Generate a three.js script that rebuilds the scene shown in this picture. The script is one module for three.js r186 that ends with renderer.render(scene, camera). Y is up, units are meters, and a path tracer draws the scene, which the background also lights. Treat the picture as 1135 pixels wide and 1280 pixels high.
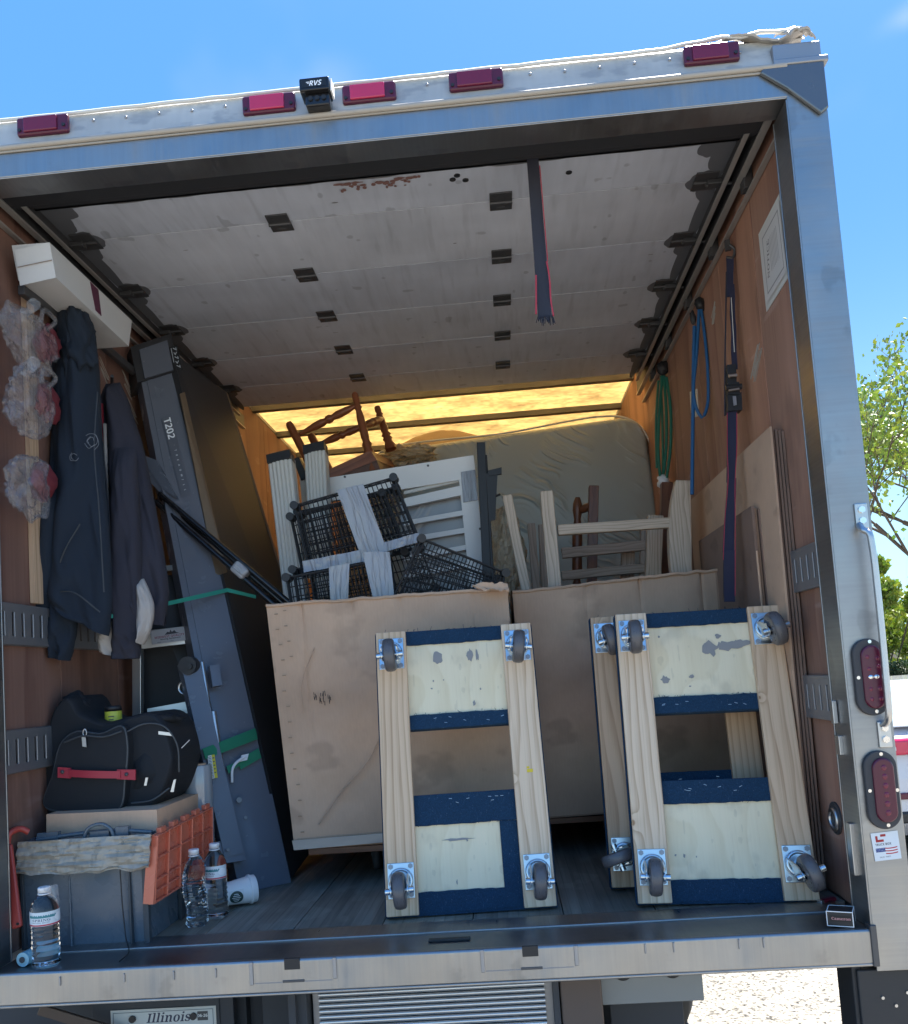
import * as THREE from 'three';
import { RoundedBoxGeometry } from 'three/addons/geometries/RoundedBoxGeometry.js';
import { mergeGeometries, mergeVertices, toCreasedNormals } from 'three/addons/utils/BufferGeometryUtils.js';

// ---------------------------------------------------------------- camera, sky, sun, exposure
// deck of the truck is y = 0, the pavement lies 0.95 m below; the truck stretches towards -z
const scene = new THREE.Scene();
const camera = new THREE.PerspectiveCamera(60.4666, 1135 / 1280, 0.05, 600);
camera.position.set(0.27600, 0.68865, 2.26820);
camera.up.set(0.072748, 0.994638, 0.073508);
camera.lookAt(camera.position.clone().add(new THREE.Vector3(-0.054582, 0.077564, -0.995492)));
camera.setViewOffset(1135, 1280, 0.28, -120.21, 1135, 1280);
const renderer = new THREE.WebGLRenderer({ antialias: true });
renderer.toneMapping = THREE.LinearToneMapping;
renderer.toneMappingExposure = 5.0;
renderer.shadowMap.enabled = true;
const SUN = new THREE.Vector3(0.26, 0.90, -0.38).normalize();
const sun = new THREE.DirectionalLight(new THREE.Color(1.0, 0.95, 0.88), 4.8);
sun.position.copy(SUN).multiplyScalar(40); sun.castShadow = true;
sun.shadow.mapSize.set(2048, 2048);
Object.assign(sun.shadow.camera, { left: -20, right: 20, top: 20, bottom: -20, near: 1, far: 90 });
scene.add(sun, sun.target);

// small seeded noise kit
function hash(x, y, s) { let h = (Math.imul(x | 0, 374761393) + Math.imul(y | 0, 668265263) + Math.imul(s | 0, 2147483647 - 974711)) | 0; h = Math.imul(h ^ (h >>> 13), 1274126177); h ^= h >>> 16; return ((h >>> 0) % 100003) / 100003; }
function vn(x, y, px, py, s) {
  const xi = Math.floor(x), yi = Math.floor(y), fx = x - xi, fy = y - yi, u = fx * fx * (3 - 2 * fx), v = fy * fy * (3 - 2 * fy);
  const m = (a, p) => ((a % p) + p) % p, x0 = m(xi, px), x1 = m(xi + 1, px), y0 = m(yi, py), y1 = m(yi + 1, py);
  const a = hash(x0, y0, s), b = hash(x1, y0, s), c = hash(x0, y1, s), d = hash(x1, y1, s);
  return a + (b - a) * u + (c - a) * v + (a - b - c + d) * u * v;
}
function fbm(u, v, fx, fy, oct, s) { let a = 0.5, t = 0, n = 0; for (let i = 0; i < oct; i++) { t += a * vn(u * fx, v * fy, fx, fy, s + i * 17); n += a; a *= 0.5; fx *= 2; fy *= 2; } return t / n; }
let rs = 12345; const rnd = () => { rs = (Math.imul(rs, 1664525) + 1013904223) | 0; return (rs >>> 0) / 4294967296; };
const rr = (a, b) => a + (b - a) * rnd();
const clamp = (x, a = 0, b = 1) => Math.min(b, Math.max(a, x)), mix = (a, b, t) => a + (b - a) * t, sstep = (a, b, x) => { const t = clamp((x - a) / (b - a)); return t * t * (3 - 2 * t); };

// clear summer sky: deep blue overhead, paler towards the horizon, a few thin wisps; real radiance
{
  const W = 1024, H = 512, d = new Float32Array(W * H * 4);
  for (let j = 0; j < H; j++) {
    const up = ((j + 0.5) / H - 0.5) * Math.PI, y = Math.sin(up);
    for (let i = 0; i < W; i++) {
      const az = ((i + 0.5) / W - 0.5) * 2 * Math.PI, x = Math.cos(az) * Math.cos(up), z = Math.sin(az) * Math.cos(up);
      const cs = x * SUN.x + y * SUN.y + z * SUN.z, t = Math.pow(clamp(y), 0.55), h = Math.pow(1 - clamp(y), 5);
      const hh = Math.exp(-Math.pow(clamp(y) / 0.24, 2)); let r = mix(0.049, 0.027, t) + 0.13 * hh, g = mix(0.131, 0.085, t) + 0.16 * hh, b = mix(0.256, 0.228, t) + 0.095 * hh;
      const glow = 0.05 * Math.pow(clamp(cs), 12); r += glow; g += glow; b += glow * 0.9;
      const k = 1 / (Math.max(y, 0.02) + 0.25), n = fbm(i / W, j / H, 14, 9, 5, 5), wd = Math.hypot((i / W - 0.3395) / 0.022, (j / H - 0.678) / 0.011), m = sstep(0.66, 0.86, n) * sstep(0.02, 0.15, y) * 0.35 + 1.5 * sstep(1, 0.1, wd) * sstep(0.40, 0.75, fbm(i / W, j / H, 90, 70, 4, 9));
      r += m * 0.16; g += m * 0.11; b += m * 0.03;
      const o = (j * W + i) * 4; d[o] = r; d[o + 1] = g; d[o + 2] = b; d[o + 3] = 1;
    }
  }
  const sky = new THREE.DataTexture(d, W, H, THREE.RGBAFormat, THREE.FloatType);
  sky.mapping = THREE.EquirectangularReflectionMapping; sky.magFilter = THREE.LinearFilter; sky.needsUpdate = true;
  scene.background = sky; scene.environment = sky;
}

// ---------------------------------------------------------------- textures
const enc = (x) => { x = clamp(x); return 255 * (x <= 0.0031308 ? 12.92 * x : 1.055 * Math.pow(x, 1 / 2.4) - 0.055); };
function tex(w, h, mu, mv, fn) {               // colour texture, linear values in, covers mu x mv metres
  const d = new Uint8Array(w * h * 4);
  for (let j = 0; j < h; j++) for (let i = 0; i < w; i++) { const c = fn((i + 0.5) / w, (j + 0.5) / h), o = (j * w + i) * 4; d[o] = enc(c[0]); d[o + 1] = enc(c[1]); d[o + 2] = enc(c[2]); d[o + 3] = 255; }
  const t = new THREE.DataTexture(d, w, h); t.colorSpace = THREE.SRGBColorSpace; return wrap(t, mu, mv);
}
function gray(w, h, mu, mv, fn) {
  const d = new Uint8Array(w * h * 4);
  for (let j = 0; j < h; j++) for (let i = 0; i < w; i++) { const c = 255 * clamp(fn((i + 0.5) / w, (j + 0.5) / h)), o = (j * w + i) * 4; d[o] = d[o + 1] = d[o + 2] = c; d[o + 3] = 255; }
  return wrap(new THREE.DataTexture(d, w, h), mu, mv);
}
function wrap(t, mu, mv) { t.wrapS = t.wrapT = THREE.RepeatWrapping; t.magFilter = THREE.LinearFilter; t.minFilter = THREE.LinearFilter; t.repeat.set(1 / mu, 1 / mv); t.needsUpdate = true; return t; }
function print(w, h, draw) {                   // flat print, uv 0..1
  const c = document.createElement('canvas'); c.width = w; c.height = h; draw(c.getContext('2d'), w, h);
  const t = new THREE.CanvasTexture(c); t.colorSpace = THREE.SRGBColorSpace; t.magFilter = THREE.LinearFilter; return t;
}
// wood: grain along v
function wood(c0, c1, dark, rings, seed, knots = 0) {
  const K = []; for (let i = 0; i < knots; i++) K.push([hash(i, 3, seed), hash(i, 7, seed), 0.012 + 0.02 * hash(i, 9, seed)]);
  return (u, v) => {
    let bend = fbm(u, v, 3, 2, 3, seed) * 0.9 + fbm(u, v, 2, 1, 2, seed + 5) * 0.6, kd = 0;
    for (const [ku, kv, kr] of K) { let du = Math.abs(u - ku), dv = Math.abs(v - kv); du = Math.min(du, 1 - du); dv = Math.min(dv, 1 - dv) * 2.2; const q = Math.hypot(du, dv); bend += 0.5 * Math.exp(-q * q / (kr * kr * 9)); kd = Math.max(kd, 1 - sstep(kr * 0.5, kr, q)); }
    const ph = (u * rings + bend * 3) % 1, ring = Math.pow(ph, 2.2) * (1 - sstep(0.9, 1, ph));
    const fib = fbm(u, v, 128, 6, 3, seed + 9), blot = fbm(u, v, 4, 5, 4, seed + 20);
    const t = clamp(ring * 0.92 + (fib - 0.5) * 0.6 + (blot - 0.5) * 0.35);
    const dk = kd * 0.8 + Math.max(0, fib - 0.72) * dark;
    return [0, 1, 2].map((i) => mix(c0[i], c1[i], t) * (1 - dk * [0.6, 0.75, 0.85][i]));
  };
}
const T = {
  pine: tex(512, 1024, 0.36, 1.1, wood([0.74, 0.57, 0.40], [0.46, 0.30, 0.18], 1.0, 15, 11, 2)),
  birch: tex(512, 512, 0.5, 0.5, (u, v) => { const w = wood([0.80, 0.70, 0.49], [0.73, 0.62, 0.41], 0.5, 5, 31)(u, v), s = sstep(0.58, 0.80, fbm(u, v, 7, 5, 5, 77)) * 0.22 + sstep(0.76, 0.82, fbm(u, v, 40, 14, 2, 78)) * 0.14; return w.map((c) => c * (1 - s * 0.75)); }),
  oak: tex(512, 512, 0.12, 0.5, wood([0.58, 0.47, 0.36], [0.32, 0.24, 0.175], 1.8, 8, 41)),
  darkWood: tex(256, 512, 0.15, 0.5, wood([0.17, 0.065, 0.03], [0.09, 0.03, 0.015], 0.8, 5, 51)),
  ply: tex(1024, 1024, 1.2, 2.4, (u, v) => { const w = wood([0.40, 0.215, 0.145], [0.265, 0.125, 0.085], 0.8, 5, 61)(u, v), b = fbm(u, v, 5, 4, 5, 66), s = sstep(0.72, 0.84, fbm(u + v * 0.9, v, 5, 60, 3, 67)) * sstep(0.5, 0.65, fbm(u, v, 4, 4, 2, 68)), dk = sstep(0.62, 0.80, fbm(u, v, 9, 7, 4, 69)); return w.map((c) => c * (0.66 + 0.68 * b) * (1 - 0.25 * dk) + s * 0.06); }),
  floor: tex(1024, 1024, 1.2, 2.4, (u, v) => { const st = Math.floor(u * 40), o = hash(st, 4, 71), edge = Math.abs(u * 40 - st - 0.5) > 0.46 ? 0.72 : 1, f = fbm(u, v, 160, 10, 3, 72), b = fbm(u, v, 6, 8, 5, 73), k = (0.6 + 0.3 * o + 0.5 * (f - 0.5)) * edge * (0.55 + 0.75 * b), s = sstep(0.66, 0.74, fbm(u, v, 14, 20, 3, 74)); return [0.30 * k + 0.04 * s, 0.275 * k + 0.04 * s, 0.225 * k + 0.03 * s]; }),
  card: tex(1024, 1024, 1.0, 1.0, (u, v) => { const c = 0.5 + 0.5 * Math.sin(u * Math.PI * 2 * 90), f = fbm(u, v, 200, 60, 2, 81), b = fbm(u, v, 4, 4, 5, 82), sc = sstep(0.64, 0.8, fbm(u, v, 7, 9, 4, 83)), k = 0.84 + 0.012 * c + 0.05 * (f - 0.5) + 0.42 * (b - 0.5) - 0.16 * sc; return [0.63 * k, 0.42 * k, 0.285 * k]; }),
  door: tex(1024, 512, 2.2, 0.9, (u, v) => { const s = fbm(u, v, 90, 5, 4, 91), b = fbm(u, v, 6, 5, 5, 92), d = sstep(0.58, 0.85, fbm(u, v, 110, 4, 3, 93)), p = sstep(0.84, 0.88, fbm(u, v, 50, 14, 2, 94)), k = 0.84 + 0.14 * (s - 0.5) + 0.26 * (b - 0.5) - 0.09 * d; return [0.70 * k * (1 - 0.25 * p), 0.73 * k * (1 - 0.25 * p), 0.81 * k * (1 - 0.25 * p)]; }),
  fascia: tex(1024, 256, 2.4, 0.3, (u, v) => { const b = fbm(u, v, 14, 4, 5, 101), st = fbm(u, v, 150, 3, 3, 102), d = sstep(0.55, 0.75, fbm(u, v, 40, 10, 4, 103)), band = sstep(0.02, 0.10, v) * (1 - sstep(0.22, 0.36, v + 0.12 * (b - 0.5))), k = 0.80 + 0.3 * (b - 0.5) + 0.15 * (st - 0.5) - 0.14 * d; const g = band * (0.28 + 0.4 * d); return [mix(0.62 * k, 0.30, g), mix(0.61 * k, 0.31, g), mix(0.57 * k, 0.32, g)]; }),
  concrete: tex(1024, 1024, 2.0, 2.0, (u, v) => { const a = fbm(u, v, 200, 200, 2, 111), b = fbm(u, v, 5, 5, 5, 112), p = sstep(0.60, 0.72, fbm(u, v, 130, 130, 2, 113)), q = sstep(0.62, 0.76, fbm(u, v, 110, 110, 2, 118)), k = 0.95 + 1.1 * (a - 0.5) + 0.25 * (b - 0.5) - 0.62 * p + 0.25 * q; return [0.20 * k, 0.188 * k, 0.163 * k]; }),
  carpet: tex(256, 256, 0.12, 0.12, (u, v) => { const a = fbm(u, v, 90, 90, 2, 121), w = sstep(0.78, 0.86, fbm(u, v, 50, 18, 2, 122)), k = 0.45 + 1.1 * a; return [0.007 * k + 0.05 * w, 0.034 * k + 0.06 * w, 0.074 * k + 0.08 * w]; }),
  fabric: gray(256, 256, 0.05, 0.05, (u, v) => 0.5 + 0.25 * Math.sin(u * 6.283 * 24) * Math.sin(v * 6.283 * 24) + 0.3 * (fbm(u, v, 40, 40, 2, 131) - 0.5)),
  folds: gray(512, 512, 1.0, 1.0, (u, v) => fbm(u + 0.3 * fbm(u, v, 3, 3, 2, 140), v, 9, 2, 4, 141)),
  crinkle: gray(512, 512, 0.6, 0.6, (u, v) => { const a = fbm(u, v, 6, 6, 4, 151), b = fbm(u, v, 11, 8, 4, 152); return 0.5 * (1 - Math.abs(2 * a - 1)) + 0.5 * (1 - Math.abs(2 * b - 1)); }),
  streak: gray(512, 512, 0.35, 0.35, (u, v) => { const a = fbm(u + 0.1 * fbm(u, v, 3, 3, 2, 156), v, 16, 2, 4, 157); return Math.pow(1 - Math.abs(2 * a - 1), 3); }),
  diag: gray(512, 512, 0.9, 0.9, (u, v) => { const w = u + v * 1.0 + 0.25 * fbm(u, v, 3, 3, 3, 154), a = fbm(w, v, 14, 2, 3, 155), b = fbm(u, v, 5, 5, 3, 156), r = 1 - Math.abs(2 * a - 1); return 0.5 * Math.pow(r, 5) * sstep(0.42, 0.62, b) + 0.3 * b; }),
  brush: gray(512, 512, 0.5, 0.5, (u, v) => 0.20 + 0.20 * fbm(u, v, 3, 200, 3, 161) + 0.26 * fbm(u, v, 5, 5, 5, 162)),
  smear: gray(512, 512, 0.7, 0.7, (u, v) => 0.25 + 0.5 * fbm(u, v, 6, 5, 6, 165)),
  steel: tex(512, 512, 0.9, 0.9, (u, v) => { const b = fbm(u, v, 5, 5, 5, 171), s = fbm(u, v, 4, 120, 3, 172), d = sstep(0.68, 0.8, fbm(u, v, 16, 12, 4, 173)), k = 0.86 + 0.22 * (b - 0.5) + 0.10 * (s - 0.5) - 0.12 * d; return [0.40 * k, 0.40 * k, 0.40 * k]; }),
  fiberglass: tex(512, 512, 1.5, 1.5, (u, v) => { const a = fbm(u + 0.15 * fbm(u, v, 4, 4, 3, 180), v, 9, 16, 5, 181), b = fbm(u, v, 50, 70, 3, 182), k = 0.80 + 0.55 * (a - 0.5) + 0.45 * (b - 0.5); return [0.88 * k + 0.07, 0.71 * k + 0.05, 0.42 * k + 0.02]; }),
  concreteBump: gray(512, 512, 1.0, 1.0, (u, v) => fbm(u, v, 90, 90, 3, 191)),
  cardBump: gray(512, 512, 1.0, 1.0, (u, v) => 0.6 * fbm(u, v, 5, 4, 4, 195) + 0.12 * fbm(u, v, 30, 24, 3, 196) + 0.01 * Math.sin(u * 6.283 * 90)),
  plastic: gray(256, 256, 0.3, 0.3, (u, v) => 0.35 + 0.4 * fbm(u, v, 8, 8, 5, 199)),
};

// ---------------------------------------------------------------- materials (linear base colours)
function M(rgb, rough, more = {}) { const p = more.phys; delete more.phys; const m = p ? new THREE.MeshPhysicalMaterial({ roughness: rough, ...more }) : new THREE.MeshStandardMaterial({ roughness: rough, ...more }); m.color.setRGB(...rgb); return m; }
const W1 = [1, 1, 1];
const mat = {
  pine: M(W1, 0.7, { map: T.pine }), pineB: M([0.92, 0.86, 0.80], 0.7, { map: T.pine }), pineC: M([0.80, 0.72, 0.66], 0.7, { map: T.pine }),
  birch: M(W1, 0.75, { map: T.birch }),
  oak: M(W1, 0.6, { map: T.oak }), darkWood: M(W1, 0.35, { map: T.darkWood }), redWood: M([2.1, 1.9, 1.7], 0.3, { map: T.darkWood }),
  ply: M(W1, 0.7, { map: T.ply }), plyB: M([0.9, 0.92, 0.95], 0.7, { map: T.ply }), plyC: M([1.1, 1.05, 1.0], 0.65, { map: T.ply }), plyShadedA: M([0.62, 0.62, 0.68], 0.7, { map: T.ply }), plyShadedB: M([0.56, 0.57, 0.64], 0.7, { map: T.ply }),  // left wall pair: shade and haze put into the plywood colour
  clearTape: M([0.40, 0.35, 0.30], 0.3), glint: M([0.75, 0.76, 0.78], 0.15), rail: M([0.42, 0.41, 0.39], 0.4, { metalness: 0.4 }),
  floorA: M(W1, 0.6, { map: T.floor }), floorB: M([0.86, 0.88, 0.9], 0.62, { map: T.floor }), floorC: M([1.14, 1.1, 1.05], 0.58, { map: T.floor }),
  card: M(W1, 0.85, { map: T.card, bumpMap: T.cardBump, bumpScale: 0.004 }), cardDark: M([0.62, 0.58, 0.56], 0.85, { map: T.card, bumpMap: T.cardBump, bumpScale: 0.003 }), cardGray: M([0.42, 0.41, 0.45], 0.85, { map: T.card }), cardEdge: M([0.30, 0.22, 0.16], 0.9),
  door: M(W1, 0.55, { map: T.door }), doorB: M([0.95, 0.96, 0.98], 0.55, { map: T.door }),
  grease: M([0.035, 0.034, 0.036], 0.5, { transparent: true }),
  fascia: M(W1, 0.6, { map: T.fascia }), bead: M([0.38, 0.345, 0.30], 0.55), white: M([0.80, 0.80, 0.79], 0.5), offwhite: M([0.62, 0.61, 0.57], 0.5),
  steel: M(W1, 1, { map: T.steel, metalness: 1, roughnessMap: T.brush }), sill: M([0.75, 0.77, 0.8], 0.85, { map: T.steel, metalness: 1, roughnessMap: T.smear }), plainSteel: M([0.55, 0.55, 0.55], 0.35, { metalness: 1 }),
  darkSteel: M([0.10, 0.10, 0.105], 0.5, { metalness: 0.6 }), zinc: M([0.62, 0.68, 0.72], 0.28, { metalness: 1 }), galv: M([0.34, 0.34, 0.35], 0.5, { metalness: 0.8 }), chrome: M([0.78, 0.78, 0.78], 0.12, { metalness: 1 }), alu: M([0.62, 0.62, 0.62], 0.35, { metalness: 0.9 }),
  black: M([0.018, 0.018, 0.02], 0.5), rubber: M([0.055, 0.053, 0.055], 0.75), bow: M([0.14, 0.135, 0.125], 0.6), print: M([0.22, 0.23, 0.25], 0.8), blackGloss: M([0.012, 0.012, 0.014], 0.15), seal: M([0.025, 0.026, 0.03], 0.6),
  casterGray: M([0.105, 0.100, 0.105], 0.6, { roughnessMap: T.plastic }),
  carpet: M(W1, 1, { map: T.carpet }),
  roof: M(W1, 1, { phys: 1, map: T.fiberglass, transmission: 0.62, thickness: 0 }),
  redLens: M([0.15, 0.007, 0.032], 0.25, { phys: 1, clearcoat: 0.25 }), redGlass: M([0.50, 0.016, 0.07], 0.12, { phys: 1, clearcoat: 0.8 }), darkRedLens: M([0.085, 0.005, 0.024], 0.3, { phys: 1, clearcoat: 0.15 }),
  treadmill: M([0.125, 0.140, 0.175], 0.42, { roughnessMap: T.plastic }), treadDark: M([0.03, 0.031, 0.035], 0.5), bronze: M([0.28, 0.20, 0.13], 0.35, { metalness: 0.7 }),
  navyCloth: M([0.014, 0.022, 0.036], 0.95, { bumpMap: T.fabric, bumpScale: 0.0006 }), plumCloth: M([0.034, 0.033, 0.047], 0.95, { bumpMap: T.fabric, bumpScale: 0.0006 }), lining: M([0.42, 0.38, 0.35], 0.9, { bumpMap: T.folds, bumpScale: 0.01 }),
  bag: M([0.012, 0.014, 0.018], 0.75, { bumpMap: T.fabric, bumpScale: 0.0008 }), piping: M([0.05, 0.055, 0.06], 0.5), redBundle: M([0.17, 0.025, 0.035], 0.6), redStrap: M([0.40, 0.03, 0.05], 0.55),
  tote: M([0.095, 0.125, 0.155], 0.5, { roughnessMap: T.plastic }), toteDark: M([0.045, 0.055, 0.065], 0.5),
  coral: M([0.60, 0.16, 0.095], 0.5, { roughnessMap: T.plastic }), redTool: M([0.42, 0.06, 0.045], 0.4),
  wrapFilm: M([0.33, 0.33, 0.35], 0.25, { phys: 1, bumpMap: T.streak, bumpScale: 0.005, clearcoat: 0.5 }), newsWrap: M([0.34, 0.31, 0.26], 0.45, { phys: 1, bumpMap: T.crinkle, bumpScale: 0.02, clearcoat: 0.3 }),
  film: M([0.96, 0.96, 0.97], 0.10, { phys: 1, transmission: 0.92, thickness: 0, bumpMap: T.crinkle, bumpScale: 0.016 }),
  mattress: M([0.37, 0.40, 0.375], 0.3, { phys: 1, bumpMap: T.diag, bumpScale: 0.016, clearcoat: 0.45, clearcoatRoughness: 0.3 }),
  plasticGold: M([0.85, 0.80, 0.66], 0.3, { phys: 1, transmission: 0.5, thickness: 0, bumpMap: T.crinkle, bumpScale: 0.04 }), sofa: M([0.36, 0.27, 0.18], 0.9, { bumpMap: T.fabric, bumpScale: 0.001 }),
  water: M([0.97, 0.985, 0.99], 0.02, { phys: 1, transmission: 1, thickness: 0.02, ior: 1.33 }), pet: M([0.95, 0.97, 0.98], 0.06, { phys: 1, transmission: 0.92, thickness: 0, ior: 1.4 }), cap: M([0.75, 0.76, 0.78], 0.4),
  cupWhite: M([0.78, 0.78, 0.78], 0.45), cyan: M([0.28, 0.52, 0.62], 0.4), yellow: M([0.55, 0.55, 0.06], 0.4),
  greenStrap: M([0.02, 0.20, 0.11], 0.7), tealStrap: M([0.03, 0.30, 0.22], 0.6), greenCord: M([0.012, 0.15, 0.10], 0.6), blueCord: M([0.012, 0.10, 0.26], 0.55), strapNavy: M([0.022, 0.024, 0.055], 0.8), strapRed: M([0.45, 0.05, 0.08], 0.7), strapBlack: M([0.028, 0.03, 0.045], 0.8),
  wire: M([0.012, 0.013, 0.016], 0.5),
  concrete: M(W1, 0.9, { map: T.concrete, bumpMap: T.concreteBump, bumpScale: 0.012 }),
  underDark: M([0.045, 0.048, 0.055], 0.7), underGray: M([0.22, 0.235, 0.24], 0.55, { metalness: 0.3 }), rust: M([0.13, 0.10, 0.085], 0.7, { metalness: 0.4 }), mud: M([0.022, 0.024, 0.028], 0.55), tyre: M([0.03, 0.03, 0.03], 0.85),
  carPaint: M([0.52, 0.53, 0.56], 0.25, { phys: 1, clearcoat: 1, clearcoatRoughness: 0.05 }), carGlass: M([0.35, 0.45, 0.48], 0.05, { phys: 1, metalness: 0.3 }), carBlack: M([0.02, 0.02, 0.02], 0.5),
  bark: M([0.10, 0.075, 0.055], 0.9), leaf: M([0.21, 0.30, 0.04], 0.6, { phys: 1, transmission: 0.4, thickness: 0, side: THREE.DoubleSide }), leafDark: M([0.06, 0.11, 0.02], 0.6, { phys: 1, transmission: 0.35, thickness: 0, side: THREE.DoubleSide }), hedge: M([0.035, 0.07, 0.018], 0.7, { phys: 1, transmission: 0.3, thickness: 0, side: THREE.DoubleSide }),
  stucco: M([0.45, 0.36, 0.24], 0.9), roofTile: M([0.25, 0.15, 0.10], 0.9),
};

// ---------------------------------------------------------------- geometry helpers
const V = (a) => (a.isVector3 ? a.clone() : new THREE.Vector3(a[0], a[1], a[2]));
function shiftUV(g, du, dv) { const a = g.attributes.uv; for (let i = 0; i < a.count; i++) a.setXY(i, a.getX(i) + du, a.getY(i) + dv); return g; }
let uvo = 0;
function uvBox(g, grain) {                      // uv in metres by the face's main direction; grain axis -> v
  g = g.index ? g.toNonIndexed() : g;
  const p = g.attributes.position, n = p.count, uv = new Float32Array(n * 2), a = new THREE.Vector3(), b = new THREE.Vector3(), c = new THREE.Vector3(), ou = (uvo = (uvo + 0.377) % 7.3), ov = (uvo * 2.618) % 5.1;
  for (let i = 0; i < n; i += 3) {
    a.fromBufferAttribute(p, i); b.fromBufferAttribute(p, i + 1); c.fromBufferAttribute(p, i + 2);
    const nn = b.clone().sub(a).cross(c.clone().sub(a)), ax = Math.abs(nn.x), ay = Math.abs(nn.y), az = Math.abs(nn.z);
    let U, W; if (ax >= ay && ax >= az) { U = 'z'; W = 'y'; } else if (ay >= az) { U = 'x'; W = 'z'; } else { U = 'x'; W = 'y'; }
    if (grain === U) [U, W] = [W, U];
    [a, b, c].forEach((q, k) => { uv[(i + k) * 2] = q[U] + ou; uv[(i + k) * 2 + 1] = q[W] + ov; });
  }
  g.setAttribute('uv', new THREE.BufferAttribute(uv, 2)); return g;
}
function box(w, h, d, x = 0, y = 0, z = 0, grain = null, r = 0.002) {
  const g = r > 0 ? new RoundedBoxGeometry(w, h, d, 1, Math.min(r, w / 2.1, h / 2.1, d / 2.1)) : new THREE.BoxGeometry(w, h, d);
  return uvBox(g, grain).translate(x, y, z);
}
function span(x0, x1, y0, y1, z0, z1, grain = null, r = 0.002) { return box(Math.abs(x1 - x0), Math.abs(y1 - y0), Math.abs(z1 - z0), (x0 + x1) / 2, (y0 + y1) / 2, (z0 + z1) / 2, grain, r); }
function orient(g, A, B, up = [0, 0, 1]) {      // local y -> A..B, local z as near to up as can be, centre at the middle
  A = V(A); B = V(B); const y = B.clone().sub(A).normalize(), x = y.clone().cross(V(up)).normalize(), z = x.clone().cross(y), m = new THREE.Matrix4().makeBasis(x, y, z).setPosition(A.add(B).multiplyScalar(0.5));
  return g.applyMatrix4(m);
}
function bar(A, B, w, d, up = [0, 0, 1], r = 0.003) { const L = V(A).distanceTo(V(B)); return orient(box(w, L, d, 0, 0, 0, 'y', r), A, B, up); }
function rod(A, B, r, seg = 8, r2 = r) { const L = V(A).distanceTo(V(B)); return orient(noIdx(new THREE.CylinderGeometry(r2, r, L, seg)), A, B, Math.abs(V(B).sub(V(A)).normalize().z) > 0.9 ? [0, 1, 0] : [0, 0, 1]); }
function noIdx(g) { return g.index ? g.toNonIndexed() : g; }
function tube(pts, r, seg = 24, rad = 6, closed = false) { return noIdx(new THREE.TubeGeometry(new THREE.CatmullRomCurve3(pts.map(V), closed), seg, r, rad, closed)); }
function lathe(prof, seg = 20) { return noIdx(new THREE.LatheGeometry(prof.map(([r, y]) => new THREE.Vector2(r, y)), seg)); }
function turned(A, B, prof, seg = 12) { const L = V(A).distanceTo(V(B)); return orient(lathe(prof.map(([r, t]) => [r, (t - 0.5) * L]), seg), A, B, [0.1, 0, 1]); }
function slab(p, t, grain = null, dir = null) {  // p: four corners (tl, tr, br, bl) in front, thickness t backwards
  p = p.map(V); const n = dir ? V(dir).normalize() : p[1].clone().sub(p[0]).cross(p[3].clone().sub(p[0])).normalize(); // front normal: from tl->tr x tl->bl points away from viewer
  const q = p.map((a) => a.clone().addScaledVector(n, t)), P = [...p, ...q], F = [[0, 3, 2], [0, 2, 1], [4, 5, 6], [4, 6, 7], [0, 1, 5], [0, 5, 4], [3, 7, 6], [3, 6, 2], [0, 4, 7], [0, 7, 3], [1, 2, 6], [1, 6, 5]];
  const pos = [], uv = [], w = p[0].distanceTo(p[1]), h = p[0].distanceTo(p[3]), ou = (uvo = (uvo + 0.41) % 6.1);
  const UV = [[0, h], [w, h], [w, 0], [0, 0], [t, h + t], [w + t, h + t], [w + t, t], [t, t]];
  for (const f of F) for (const k of f) { pos.push(P[k].x, P[k].y, P[k].z); const c = UV[k]; grain === 'x' ? uv.push(c[1] + ou, c[0]) : uv.push(c[0] + ou, c[1]); }
  const g = new THREE.BufferGeometry(); g.setAttribute('position', new THREE.Float32BufferAttribute(pos, 3)); g.setAttribute('uv', new THREE.Float32BufferAttribute(uv, 2)); g.computeVertexNormals(); return g;
}
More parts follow.
